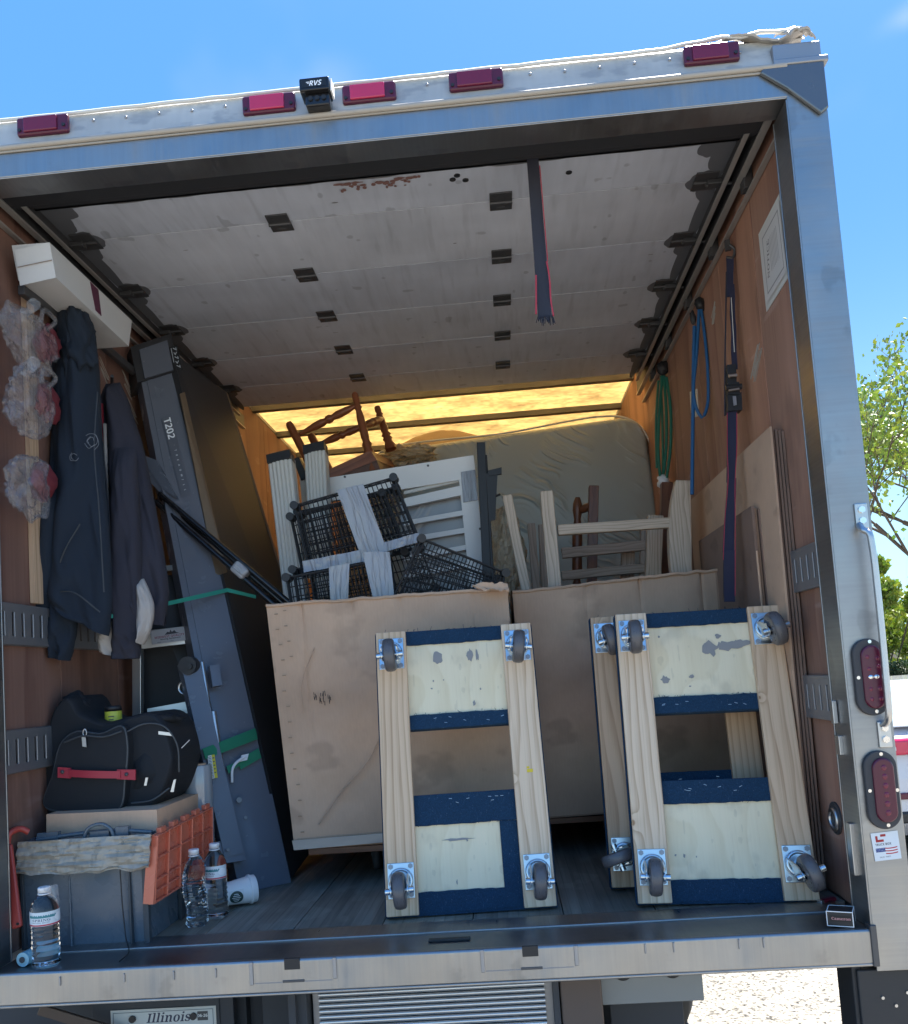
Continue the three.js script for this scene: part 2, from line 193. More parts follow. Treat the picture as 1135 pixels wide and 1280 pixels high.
function sheet(p, nu, nv, disp, thick = 0) {     // bilinear patch (tl, tr, br, bl), displaced along its normal towards the viewer by disp(u, v)
  p = p.map(V); const pos = [], uv = [], idx = [], n = p[3].clone().sub(p[0]).cross(p[1].clone().sub(p[0])).normalize(), w = p[0].distanceTo(p[1]), h = p[0].distanceTo(p[3]);
  for (let j = 0; j <= nv; j++) for (let i = 0; i <= nu; i++) {
    const u = i / nu, v = j / nv, a = p[0].clone().lerp(p[1], u).lerp(p[3].clone().lerp(p[2], u), v), d = disp ? disp(u, v) : 0;
    if (Array.isArray(d)) a.addScaledVector(n, d[0]).add(new THREE.Vector3(d[1], d[2], 0)); else a.addScaledVector(n, d);
    pos.push(a.x, a.y, a.z); uv.push(u * w, (1 - v) * h);
  }
  for (let j = 0; j < nv; j++) for (let i = 0; i < nu; i++) { const a = j * (nu + 1) + i, b = a + 1, c = a + nu + 1, d = c + 1; idx.push(a, c, b, b, c, d); }
  if (thick) {
    const N = pos.length / 3; for (let k = 0; k < N; k++) { pos.push(pos[k * 3] - n.x * thick, pos[k * 3 + 1] - n.y * thick, pos[k * 3 + 2] - n.z * thick); uv.push(uv[k * 2], uv[k * 2 + 1]); }
    for (let j = 0; j < nv; j++) for (let i = 0; i < nu; i++) { const a = N + j * (nu + 1) + i, b = a + 1, c = a + nu + 1, d = c + 1; idx.push(a, b, c, b, d, c); }
    const edge = (a, b) => idx.push(a, b, a + N, b, b + N, a + N);
    for (let i = 0; i < nu; i++) { edge(i, i + 1); edge(nv * (nu + 1) + i + 1, nv * (nu + 1) + i); }
    for (let j = 0; j < nv; j++) { edge((j + 1) * (nu + 1), j * (nu + 1)); edge(j * (nu + 1) + nu, (j + 1) * (nu + 1) + nu); }
  }
  const g = new THREE.BufferGeometry(); g.setAttribute('position', new THREE.Float32BufferAttribute(pos, 3)); g.setAttribute('uv', new THREE.Float32BufferAttribute(uv, 2)); g.setIndex(idx); g.computeVertexNormals(); return thick ? noIdx(toCreasedNormals(g, 0.7)) : noIdx(g);
}
function decal(p, lift = 0.0015) { p = p.map(V); const n = p[3].clone().sub(p[0]).cross(p[1].clone().sub(p[0])).normalize(); p.forEach((a) => a.addScaledVector(n, lift)); const g = new THREE.BufferGeometry(), o = [0, 3, 2, 0, 2, 1], uv = [[0, 1], [1, 1], [1, 0], [0, 0]]; g.setAttribute('position', new THREE.Float32BufferAttribute(o.flatMap((k) => [p[k].x, p[k].y, p[k].z]), 3)); g.setAttribute('uv', new THREE.Float32BufferAttribute(o.flatMap((k) => uv[k]), 2)); g.computeVertexNormals(); return g; }
// a hanging garment: sections [left, right] from top to bottom, oval in plan, folds running down
function drape(sec, depth, folds, seed, nT = 56, nY = 60) {
  const Lc = new THREE.CatmullRomCurve3(sec.map((s) => V(s[0]))), Rc = new THREE.CatmullRomCurve3(sec.map((s) => V(s[1]))), pos = [], uv = [], idx = [];
  for (let j = 0; j <= nY; j++) {
    const t = j / nY, L = Lc.getPoint(t), R = Rc.getPoint(t), c = L.clone().lerp(R, 0.5), ax = R.clone().sub(L).multiplyScalar(0.5), dz = V([0, 0, 1]), end = Math.min(1, Math.sin(Math.min(1, t * 9) * Math.PI / 2));
    for (let i = 0; i <= nT; i++) {
      const a = (i / nT) * Math.PI * 2, ca = Math.cos(a), sa = Math.sin(a); let f = 1 + 0.34 * Math.sin(a * folds + seed + 2.2 * Math.sin(t * 2.3 + seed)) * (0.35 + 0.65 * t) + 0.45 * (vn(a * 2.2 + seed, t * 5, 97, 97, seed) - 0.5) + 0.30 * (vn(a * 4 + seed + t * 5, t * 13, 97, 97, seed + 3) - 0.5);
      const rg = Math.pow(1 - Math.abs(2 * vn(a * 1.6 + seed * 3 + t * 3.5, t * 9 - a, 97, 97, seed + 11) - 1), 4); f += 0.30 * rg * (0.3 + 0.7 * t);
      const q = c.clone().addScaledVector(ax, ca * (0.94 + 0.06 * f)).addScaledVector(dz, sa * depth * f * end);
      pos.push(q.x, q.y, q.z); uv.push((i / nT) * 0.7, t);
    }
  }
  for (let j = 0; j < nY; j++) for (let i = 0; i < nT; i++) { const a = j * (nT + 1) + i, b = a + 1, c = a + nT + 1, d = c + 1; idx.push(a, b, c, b, d, c); }
  const g = new THREE.BufferGeometry(); g.setAttribute('position', new THREE.Float32BufferAttribute(pos, 3)); g.setAttribute('uv', new THREE.Float32BufferAttribute(uv, 2)); g.setIndex(idx); g.computeVertexNormals(); return noIdx(g);
}
// lumpy closed body (crumpled film, bundles)
function lump(c, rx, ry, rz, amp, seed, f = 2.5, sub = 24) {
  const g = new THREE.SphereGeometry(1, sub * 2, sub), p = g.attributes.position, a = new THREE.Vector3();
  for (let i = 0; i < p.count; i++) { a.fromBufferAttribute(p, i); const n = 1 + amp * (vn(a.x * f + 9, a.y * f + a.z * f + 9, 991, 991, seed) + vn(a.z * f * 2 + 9, a.y * f * 2 + a.x + 9, 991, 991, seed + 1) * 0.6 + Math.abs(vn(a.x * f * 3 + 9, a.y * f * 3 + a.z * 2 + 9, 991, 991, seed + 2) - 0.5) - 1); p.setXYZ(i, c[0] + a.x * rx * n, c[1] + a.y * ry * n, c[2] + a.z * rz * n); }
  g.computeVertexNormals(); return noIdx(g);
}
function join(list) { const k = list.map((g) => { g = noIdx(g); for (const n of Object.keys(g.attributes)) if (!['position', 'normal', 'uv'].includes(n)) g.deleteAttribute(n); if (!g.attributes.uv) g.setAttribute('uv', new THREE.BufferAttribute(new Float32Array(g.attributes.position.count * 2), 2)); if (!g.attributes.normal) g.computeVertexNormals(); return g; }); return k.length === 1 ? k[0] : mergeGeometries(k); }

// ---------------------------------------------------------------- things, parts, sub-parts
const names = new Map();
function numbered(n) { const k = names.get(n) ?? 0; names.set(n, k + 1); return k ? n + '_' + String(k).padStart(3, '0') : n; }
function thing(name, label, category, group) { const o = new THREE.Group(); o.name = numbered(name); o.userData = { label, category }; if (group) o.userData.group = group; scene.add(o); return o; }
function part(parent, name, geos, m, label) { const g = Array.isArray(geos) ? join(geos) : geos, o = new THREE.Mesh(g, m); o.name = name; o.castShadow = o.receiveShadow = true; if (label) o.userData.label = label; parent.add(o); return o; }
function parts(parent, name, geos, m) { return geos.map((g) => part(parent, name, g, m)); }   // alike pieces, a mesh each
function single(name, label, category, geos, m, group) {   // a thing of one mesh, its origin at its base
  const g = Array.isArray(geos) ? join(geos) : geos.clone(); g.computeBoundingBox(); const b = g.boundingBox, at = new THREE.Vector3((b.min.x + b.max.x) / 2, b.min.y, (b.min.z + b.max.z) / 2);
  g.translate(-at.x, -at.y, -at.z); const o = new THREE.Mesh(g, m); o.position.copy(at); o.name = numbered(name); o.userData = { label, category }; if (group) o.userData.group = group; o.castShadow = o.receiveShadow = true; scene.add(o); return o;
}
function settle(t) { t.updateMatrixWorld(true); const b = new THREE.Box3().setFromObject(t), at = new THREE.Vector3((b.min.x + b.max.x) / 2, b.min.y, (b.min.z + b.max.z) / 2); for (const c of t.children) c.position.sub(at); t.position.copy(at); return t; }
function struct(name, geos, m) { const o = new THREE.Mesh(Array.isArray(geos) ? join(geos) : geos, m); o.name = name; o.userData.kind = 'structure'; o.receiveShadow = o.castShadow = true; scene.add(o); return o; }
function copyOf(t, label) { const c = t.clone(); c.name = numbered(t.name.replace(/_\d{3}$/, '')); c.userData = { ...t.userData, label }; scene.add(c); return c; }

// ================================================================ ground and what stands outside
const GY = -0.95;
{
  const g = new THREE.PlaneGeometry(500, 500, 1, 1).rotateX(-Math.PI / 2).translate(0, GY, 0), p = g.attributes.position, uv = g.attributes.uv;
  for (let i = 0; i < p.count; i++) uv.setXY(i, p.getX(i), p.getZ(i));
  struct('ground', g, mat.concrete);
}
// ================================================================ the box truck
const truck = thing('box_truck', 'open-backed white moving truck with brushed steel rear frame and plywood-lined cargo box', 'truck');
const XW = 1.16, XO = 1.225, ZF = -5.2;
// cargo floor of hardwood boards, each its own piece
const cargoFloor = part(truck, 'cargo_floor', span(-1.2, 1.2, -0.09, -0.034, ZF, -0.27), mat.underDark);
{ const ms = [mat.floorA, mat.floorB, mat.floorC]; for (let k = 0; k < 9; k++) { const x0 = -1.16 + k * 0.2578; part(cargoFloor, 'plank', span(x0 + 0.001, x0 + 0.2568, -0.032, 0, ZF, -0.268, 'z', 0.0025), ms[(k * 2) % 3]); } }
// steel sill: two strips on the deck and the folded front lip
const sill = part(truck, 'rear_sill', [span(-1.126, 1.126, -0.03, -0.001, -0.163, -0.02, 'x', 0.002)], mat.sill);
part(sill, 'tread_strip', span(-1.126, 1.126, -0.03, 0.004, -0.267, -0.165, 'x', 0.003), mat.steel);
const bumper = part(truck, 'bumper', [span(-1.226, 1.132, -0.084, 0.002, -0.022, 0.0, 'x', 0.008), span(-1.226, 1.132, -0.088, -0.08, -0.12, -0.001, 'x', 0.003)], mat.steel);
{
  const weld = (x, y0, y1, w = 0.005) => span(x - w, x + w, y0, y1, -0.001, 0.004, null, 0.002);
  parts(bumper, 'weld_bead', [weld(-0.428, -0.058, 0.0), weld(-0.213, -0.052, 0.001), weld(0.163, -0.055, 0.001), weld(0.398, -0.05, 0.0), span(-0.42, -0.22, -0.056, -0.054, 0, 0.0012, null, 0.0005), span(0.17, 0.39, -0.054, -0.052, 0, 0.0012, null, 0.0005), ...[-0.93, -0.76, -0.63, -0.52].map((x) => weld(x, -0.035, -0.012, 0.0022)), ...[0.57, 0.64, 0.80, 0.86].map((x) => weld(x, -0.03, -0.005, 0.0022))], mat.galv);
  parts(bumper, 'latch_notch', [span(-0.342, -0.302, -0.024, 0.0035, -0.006, 0.0025, null, 0.001), span(0.264, 0.304, -0.022, 0.0035, -0.006, 0.0025, null, 0.001)], mat.black);
  parts(bumper, 'drain_slot', [span(-0.348, -0.292, -0.056, -0.050, -0.003, 0.0025, null, 0.001), span(0.258, 0.312, -0.054, -0.048, -0.003, 0.0025, null, 0.001)], mat.darkSteel);
  part(bumper, 'end_weld', span(1.118, 1.134, -0.088, 0.012, -0.03, 0.005, null, 0.003), mat.darkSteel);
  part(sill, 'lock_slot', span(0.02, 0.13, 0.0, 0.0052, -0.105, -0.085, null, 0.001), mat.black);
}
// rear frame: header, corner posts
const header = part(truck, 'rear_header', [span(-1.226, 1.226, 2.155, 2.226, -0.006, 0.0, 'x', 0.003), span(-1.15, 1.15, 2.152, 2.158, -0.095, -0.002, 'x', 0.002), span(-1.15, 1.15, 2.158, 2.33, -0.1, -0.094, 'x', 0.002)], mat.steel);
part(header, 'door_seal', [span(-1.12, 1.12, 2.19, 2.205, -0.21, -0.1, null, 0.004), span(-1.12, 1.12, 2.205, 2.212, -0.25, -0.1, null, 0.003), span(-1.12, 1.12, 2.17, 2.19, -0.115, -0.1, null, 0.004), span(-1.12, 1.12, 2.226, 2.238, -0.30, -0.24, null, 0.004)], mat.seal);
function post(s, label) {
  const p = part(truck, 'corner_post', [span(s * 1.126, s * 1.226, -0.1, 2.228, -0.004, 0, 'y', 0.0035), span(s * 1.122, s * 1.127, 0.0, 2.15, -0.105, -0.001, 'y', 0.002), span(s * 1.222, s * 1.228, -0.1, 2.228, -0.12, -0.001, 'y', 0.003), span(s * 1.12, s * 1.16, 0.0, 2.15, -0.112, -0.106, 'y', 0.002)], mat.steel, label);
  return p;
}
const postR = post(1), postL = post(-1);
part(postL, 'latch_plate', span(-1.128, -1.108, 0.012, 0.085, -0.012, 0.012), mat.galv);
parts(postR, 'door_stop', [span(1.112, 1.124, 0.12, 0.25, -0.075, -0.045), span(1.108, 1.12, 0.50, 0.56, -0.09, -0.07), span(1.112, 1.123, 0.42, 0.47, -0.09, -0.06)], mat.plainSteel);
{ // triangular gusset in the top right corner
  const sh = new THREE.Shape(); const q = [[1.07, 2.232], [1.222, 2.238], [1.222, 2.112], [1.205, 2.10], [1.13, 2.172], [1.065, 2.222]]; sh.moveTo(...q[0]); q.slice(1).forEach((a) => sh.lineTo(...a)); sh.closePath();
  part(postR, 'gusset_plate', uvBox(new THREE.ExtrudeGeometry(sh, { depth: 0.006, bevelEnabled: true, bevelSize: 0.004, bevelThickness: 0.003, bevelSegments: 2, curveSegments: 4 })).translate(0, 0, 0.003), M([0.15, 0.16, 0.17], 0.4, { metalness: 0.6, roughnessMap: T.plastic }));
}
// fascia over the header: painted panel, bead, roof lip, rivets
const fascia = part(truck, 'roof_fascia', sheet([[-1.226, 2.334, -0.03], [1.13, 2.334, -0.03], [1.13, 2.228, 0.004], [-1.226, 2.228, 0.004]], 60, 6, (u, v) => 0.004 * (fbm(u, v, 9, 2, 3, 5) - 0.5), 0.006), mat.fascia);
part(fascia, 'trim_bead', [tube([[-1.226, 2.2315, 0.008], [-1.0, 2.235, 0.008], [0, 2.233, 0.009], [1.13, 2.236, 0.008]], 0.0075, 40, 8), span(-1.226, 1.13, 2.2225, 2.227, 0.001, 0.006, null, 0.001)], mat.bead);
{
  const lip = []; for (let k = 0; k <= 48; k++) { const t = k / 48, w = t > 0.82 ? 0.006 * (hash(k, 2, 8) - 0.5) + 0.010 * sstep(0.82, 0.95, t) : 0.0015 * (hash(k, 2, 8) - 0.5); lip.push([-1.226 + t * 2.40, 2.337 + w, -0.022 + w]); }
  part(fascia, 'roof_lip', [tube(lip, 0.0052, 96, 6), sheet([[-1.226, 2.427, -0.19], [1.20, 2.427, -0.19], [1.20, 2.335, -0.03], [-1.226, 2.335, -0.03]], 20, 6, (u, v) => 0.012 * Math.sin(v * Math.PI), 0.004)], mat.offwhite);
  const rv = []; for (let k = 0; k < 24; k++) rv.push(new THREE.SphereGeometry(0.0042, 8, 6).scale(1, 1, 0.6).translate(-1.14 + k * 0.094, 2.306 + 0.004 * (hash(k, 1, 4) - 0.5), -0.0175));
  const r = part(fascia, 'rivet', rv, mat.galv); r.userData.kind = 'stuff';
  // torn fibreglass end over the right corner
  part(fascia, 'torn_roof_end', [sheet([[0.96, 2.362, -0.06], [1.20, 2.345, -0.06], [1.19, 2.333, 0.01], [0.96, 2.337, -0.018]], 24, 6, (u, v) => 0.012 * (fbm(u, v, 7, 3, 3, 15) - 0.5) + 0.012 * Math.sin(u * 7), 0.005), sheet([[1.12, 2.352, -0.03], [1.205, 2.345, -0.03], [1.212, 2.305, 0.012], [1.15, 2.325, 0.012]], 14, 8, (u, v) => 0.014 * (fbm(u, v, 6, 4, 3, 16) - 0.3) + 0.012 * Math.sin(u * 3.1), 0.006)], mat.bead, 'peeling beige fibreglass edge at the right roof corner');
  part(fascia, 'corner_cap', [span(1.10, 1.226, 2.238, 2.302, -0.08, 0.002, 'x', 0.004), span(1.095, 1.238, 2.235, 2.252, -0.08, 0.016, 'x', 0.004)], mat.galv);
}
// clearance lights
for (const [x, y, lit] of [[-0.901, 2.296, 0], [-0.261, 2.289, 1], [0.017, 2.290, 1], [0.310, 2.295, 0], [0.942, 2.299, 0]]) {
  const c = part(truck, 'clearance_light', box(0.148, 0.054, 0.018, x, y, -0.006, null, 0.007), mat.darkRedLens); c.rotation.x = 0;
  part(c, 'lens', box(0.096, 0.042, 0.008, x - 0.004, y + 0.001, 0.005, null, 0.0035), lit ? mat.redGlass : mat.redLens);
  parts(c, 'screw', [rod([x - 0.064, y - 0.012, 0.001], [x - 0.064, y - 0.012, 0.006], 0.005), rod([x + 0.062, y - 0.008, 0.001], [x + 0.062, y - 0.008, 0.006], 0.005)], mat.black);
}
{ // backup camera
  const c = part(truck, 'backup_camera', [box(0.080, 0.036, 0.06, -0.122, 2.289, 0.03, null, 0.004), box(0.066, 0.036, 0.05, -0.118, 2.255, 0.02, null, 0.006)], mat.blackGloss);
  parts(c, 'small_lens', [-0.136, -0.118, -0.100].map((x) => rod([x, 2.257, 0.044], [x, 2.257, 0.049], 0.0065, 12)), mat.black);
  part(c, 'side_bracket', box(0.005, 0.034, 0.04, -0.0785, 2.289, 0.03, null, 0.001), mat.white);
  part(c, 'logo', decal([[-0.156, 2.300, 0.060], [-0.089, 2.300, 0.060], [-0.089, 2.279, 0.060], [-0.156, 2.279, 0.060]], 0.001), M([1, 1, 1], 0.5, { map: print(256, 80, (x, w, h) => { x.fillStyle = '#15181d'; x.fillRect(0, 0, w, h); x.fillStyle = '#f2f4f6'; x.transform(1, 0, -0.25, 1, 26, 0); x.font = 'bold 74px sans-serif'; x.fillText('RVS', 64, 66); x.fillRect(30, 22, 34, 8); x.fillRect(44, 36, 20, 7); }) }));
}
// plywood side walls, panel by panel, with e-tracks of real slots
function etrack(parent, x, y, z0, z1, s) {
  const sh = new THREE.Shape(); const L = z1 - z0, h = 0.118; sh.moveTo(0, -h / 2); sh.lineTo(L, -h / 2); sh.lineTo(L, h / 2); sh.lineTo(0, h / 2); sh.closePath();
  for (let a = 0.03; a < L - 0.03; a += 0.0508) { const o = new THREE.Path(), w = 0.0075, k = 0.036; o.moveTo(a - w, -k); o.lineTo(a - w, k); o.lineTo(a + w, k); o.lineTo(a + w, -k); o.closePath(); sh.holes.push(o); }
  const g = new THREE.ExtrudeGeometry(sh, { depth: 0.004, bevelEnabled: true, bevelSize: 0.0012, bevelThickness: 0.0012, bevelSegments: 1 });
  g.rotateY(Math.PI / 2).translate(x - s * 0.016, y, z1);
  const flange = [span(x - s * 0.018, x, y - 0.062, y - 0.052, z0, z1, null, 0.003), span(x - s * 0.018, x, y + 0.052, y + 0.062, z0, z1, null, 0.003)];
  const t = part(parent, 'e_track', [noIdx(uvBox(g)), ...flange], mat.galv); return t;
}
for (const s of [-1, 1]) {
  const w = part(truck, 'side_wall', [span(s * 1.185, s * XO, -0.1, 2.33, -0.19, -0.10), span(s * 1.185, s * XO, -0.1, 2.40, ZF - 0.05, -0.19)], mat.white);
  const seams = [-0.20, -0.50, -0.92, -1.34, -1.95, -2.56, -3.17, -3.78, -4.39, ZF], ms = s > 0 ? [mat.ply, mat.plyB, mat.plyC] : [mat.plyShadedA, mat.plyShadedB, mat.plyShadedA];
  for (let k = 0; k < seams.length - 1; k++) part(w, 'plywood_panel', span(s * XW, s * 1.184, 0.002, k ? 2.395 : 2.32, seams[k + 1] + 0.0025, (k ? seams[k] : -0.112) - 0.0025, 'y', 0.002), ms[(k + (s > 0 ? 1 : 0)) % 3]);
  for (const y of [0.561, 0.928]) etrack(w, s * XW, y, -2.6, -0.116, s);
  if (s > 0) {
    const ring = part(w, 'recessed_ring', noIdx(new THREE.CylinderGeometry(0.045, 0.045, 0.008, 24)).rotateZ(Math.PI / 2).translate(XW - 0.001, 0.225, -0.27), mat.darkSteel);
    part(ring, 'ring', noIdx(new THREE.TorusGeometry(0.028, 0.006, 8, 24)).rotateY(Math.PI / 2).translate(XW - 0.008, 0.222, -0.27), mat.plainSteel);
  }
  // light scuffs where straps have scraped the plywood
  const sc = s > 0 ? [[1.159, 1.6114, -0.5923], [1.159, 1.6194, -0.5621], [1.159, 1.9734, -1.0293], [1.159, 1.8241, -1.449]] : [[-1.159, 1.9176, -1.1082], [-1.159, 1.8276, -1.1376], [-1.159, 1.7065, -1.1801], [-1.159, 1.9103, -0.8959]];
  part(w, 'scuff', sc.flatMap((c, i) => [0, 1, 2, 3].map((k) => { const a = 0.5 + 0.3 * hash(i, k, 3), l = 0.02 + 0.05 * hash(i, k, 5); return rod([c[0], c[1] - Math.sin(a) * l + k * 0.012, c[2] - Math.cos(a) * l - k * 0.004], [c[0], c[1] + Math.sin(a) * l + k * 0.012, c[2] + Math.cos(a) * l], 0.0012 + 0.0016 * hash(i, k, 8), 4); })), mat.bead).userData.kind = 'stuff';
}
part(truck, 'front_wall', [span(-1.22, 1.22, -0.1, 2.42, ZF - 0.09, ZF - 0.05), ], mat.white);
{ const f = part(truck, 'front_lining', span(-1.16, 1.16, 0.002, 2.40, ZF - 0.048, ZF - 0.02), mat.ply); f.name = 'front_lining'; }
// translucent fibreglass roof on steel bows
const roof = part(truck, 'roof', sheet([[-1.225, 2.425, -0.19], [1.225, 2.425, -0.19], [1.225, 2.425, ZF - 0.09], [-1.225, 2.425, ZF - 0.09]], 8, 20, (u, v) => -0.02 * Math.sin(u * Math.PI), 0.004), mat.roof);
for (const z of [-0.6, -1.15, -1.75, -2.35, -2.94, -3.52, -4.08, -4.65]) part(roof, 'roof_bow', span(-1.185, 1.185, 2.385, 2.423, z - 0.022, z + 0.022, null, 0.004), mat.bow);
part(roof, 'roof_rail', [span(-1.225, -1.16, 2.40, 2.424, ZF, -0.2), span(1.16, 1.225, 2.40, 2.424, ZF, -0.2), span(-1.226, 1.226, 2.30, 2.424, -0.215, -0.191)], mat.galv);
// roll-up door run back under the roof
const door = part(truck, 'roll_up_door', span(-1.06, 1.06, 2.268, 2.274, -2.37, -0.30), mat.doorB);
{
  const cut = [-0.302, -0.525, -0.9115, -1.298, -1.6845, -2.071, -2.385];
  for (let k = 0; k < 6; k++) part(door, 'door_panel', shiftUV(sheet([[-1.085, 2.240, cut[k + 1] + 0.003], [1.085, 2.240, cut[k + 1] + 0.003], [1.085, 2.240, cut[k] - 0.003], [-1.085, 2.240, cut[k] - 0.003]].reverse().map((p) => p), 6, 2, (u, v) => -0.0003 * Math.sin(v * Math.PI), 0.024), k * 0.37, k * 0.53), k % 2 ? mat.door : mat.doorB);
  for (let k = 1; k < 6; k++) for (const x of [-0.37, 0.37, -1.035, 1.035]) part(door, 'hinge', [box(0.074, 0.005, 0.05, x, 2.2365, cut[k] + 0.028, null, 0.002), box(0.074, 0.005, 0.05, x, 2.2365, cut[k] - 0.028, null, 0.002), rod([x - 0.037, 2.232, cut[k]], [x + 0.037, 2.232, cut[k]], 0.0062, 8), ...(Math.abs(x) > 1 ? [box(0.06, 0.018, 0.035, x + Math.sign(x) * 0.035, 2.226, cut[k], null, 0.004), rod([x, 2.222, cut[k]], [x + Math.sign(x) * 0.085, 2.222, cut[k]], 0.006)] : [rod([x - 0.02, 2.2335, cut[k] + 0.035], [x - 0.02, 2.2325, cut[k] + 0.035], 0.005), box(0.03, 0.004, 0.012, x, 2.2325, cut[k] - 0.034, null, 0.001)])], mat.darkSteel);
  // bottom rail, grease along the ends, gouges and bolt holes
  part(door, 'bottom_rail', span(-1.09, 1.09, 2.226, 2.262, -0.301, -0.285, 'x', 0.003), mat.seal);
  const st = []; const blob = (x, z, rx, rz, sd) => { const sh = new THREE.Shape(); for (let i = 0; i <= 28; i++) { const a = i / 28 * 6.2832, k = 0.86 + 0.3 * vn(Math.cos(a) * 2 + 9, Math.sin(a) * 2 + 9, 97, 97, sd); const q = [x + Math.cos(a) * rx * k, z + Math.sin(a) * rz * k]; i ? sh.lineTo(...q) : sh.moveTo(...q); } st.push(noIdx(new THREE.ShapeGeometry(sh)).rotateX(Math.PI / 2).translate(0, 2.2392 - st.length * 0.00003, 0)); };
  for (const s of [-1, 1]) for (let k = 0; k < 6; k++) { const z = cut[k] - (k ? 0 : 0.03); blob(s * 1.04, z, 0.05, 0.06, k + 10 * s + 30); blob(s * 1.012, z - 0.008, 0.035, 0.05, k + 10 * s + 70); blob(s * 1.05, z - 0.06, 0.03, 0.07, k + 10 * s + 110); blob(s * 1.065, (cut[k] + cut[k + 1]) / 2, 0.022, 0.2, k + 50 + 7 * s); }
  part(door, 'grease_stain', st.slice(), M([0.13, 0.135, 0.15], 0.55)).userData.kind = 'stuff';
  st.length = 0; for (let k = 0; k < 34; k++) { const a = hash(k, 6, 5); blob(-0.98 + k * 0.06, -0.309 - 0.004 * a, 0.045 + 0.04 * a, 0.006 + 0.010 * a * a, 90 + k); } for (let k = 0; k < 9; k++) blob(rr(-0.9, 0.95), rr(-2.3, -0.36), rr(0.006, 0.016), rr(0.0015, 0.003), 160 + k);
  part(door, 'scrape', st.slice(), M([0.17, 0.165, 0.17], 0.6)).userData.kind = 'stuff';
  st.length = 0; for (let k = 0; k < 40; k++) { const a = hash(k, 1, 77), b = hash(k, 2, 77); blob(-0.14 + 0.26 * a, -0.335 - 0.045 * b * b, 0.004 + 0.02 * hash(k, 3, 77) * (1 - b), 0.003 + 0.006 * hash(k, 4, 77), 201 + k); } part(door, 'rust_stain', st.map((g) => g.translate(0, -0.0016, 0)), M([0.22, 0.115, 0.10], 0.8)).userData.kind = 'stuff';
  parts(door, 'bolt_hole', [[0.22, -0.375], [0.235, -0.355], [0.26, -0.385], [0.585, -0.40]].map(([x, z]) => noIdx(new THREE.CylinderGeometry(0.010, 0.010, 0.003, 12)).translate(x, 2.239, z)), mat.black);
}
for (const s of [-1, 1]) { // door track on both sides
  const t = part(truck, 'door_track', [span(s * 1.085, s * 1.158, 2.262, 2.268, -2.4, -0.11, null, 0.002), span(s * 1.085, s * 1.091, 2.205, 2.262, -2.4, -0.16, null, 0.002), span(s * 1.118, s * 1.124, 2.19, 2.262, -2.6, -0.12, null, 0.002)], mat.darkSteel);
  parts(t, 'track_lip', [span(s * 1.078, s * 1.094, 2.200, 2.205, -2.4, -0.16, null, 0.001), span(s * 1.112, s * 1.134, 2.183, 2.189, -2.6, -0.12, null, 0.001), span(s * 1.14, s * 1.158, 2.14, 2.147, -2.6, -0.12, null, 0.001)], mat.rail);
  parts(t, 'track_hanger', [-0.45, -0.9, -1.35, -1.8, -2.25].map((z) => span(s * 1.128, s * 1.158, 2.15, 2.26, z - 0.022, z + 0.022, null, 0.003)), mat.darkSteel);
}
{ // pull strap of the door
  const pts = [[0.466, 2.235, -0.283], [0.468, 2.1, -0.281], [0.4675, 1.95, -0.28], [0.466, 1.80, -0.279], [0.466, 1.727, -0.278]];
  const st = part(truck, 'pull_strap', [sheet([[0.449, 2.24, -0.283], [0.484, 2.24, -0.283], [0.486, 1.733, -0.278], [0.446, 1.729, -0.278]], 4, 24, (u, v) => 0.006 * Math.sin(v * 5 + u * 2), 0.0025)], mat.strapBlack);
  parts(st, 'red_edge', [tube([[0.484, 1.90, -0.278], [0.488, 1.85, -0.276], [0.487, 1.78, -0.275], [0.491, 1.73, -0.274]], 0.0026, 16, 5), tube([[0.449, 1.86, -0.276], [0.444, 1.79, -0.274], [0.440, 1.74, -0.272]], 0.0028, 12, 5), rod([0.486, 2.2, -0.28], [0.487, 1.9, -0.277], 0.0016, 5)], mat.strapRed);
  const fr = []; for (let k = 0; k < 26; k++) { const x = 0.446 + 0.042 * k / 25; fr.push(rod([x, 1.735, -0.2765], [x + rr(-0.008, 0.008), 1.712 + rr(-0.012, 0.006), -0.272 + rr(-0.006, 0.006)], 0.0012, 4)); } const f = part(st, 'frayed_end', fr, mat.strapBlack); f.userData.kind = 'stuff';
}
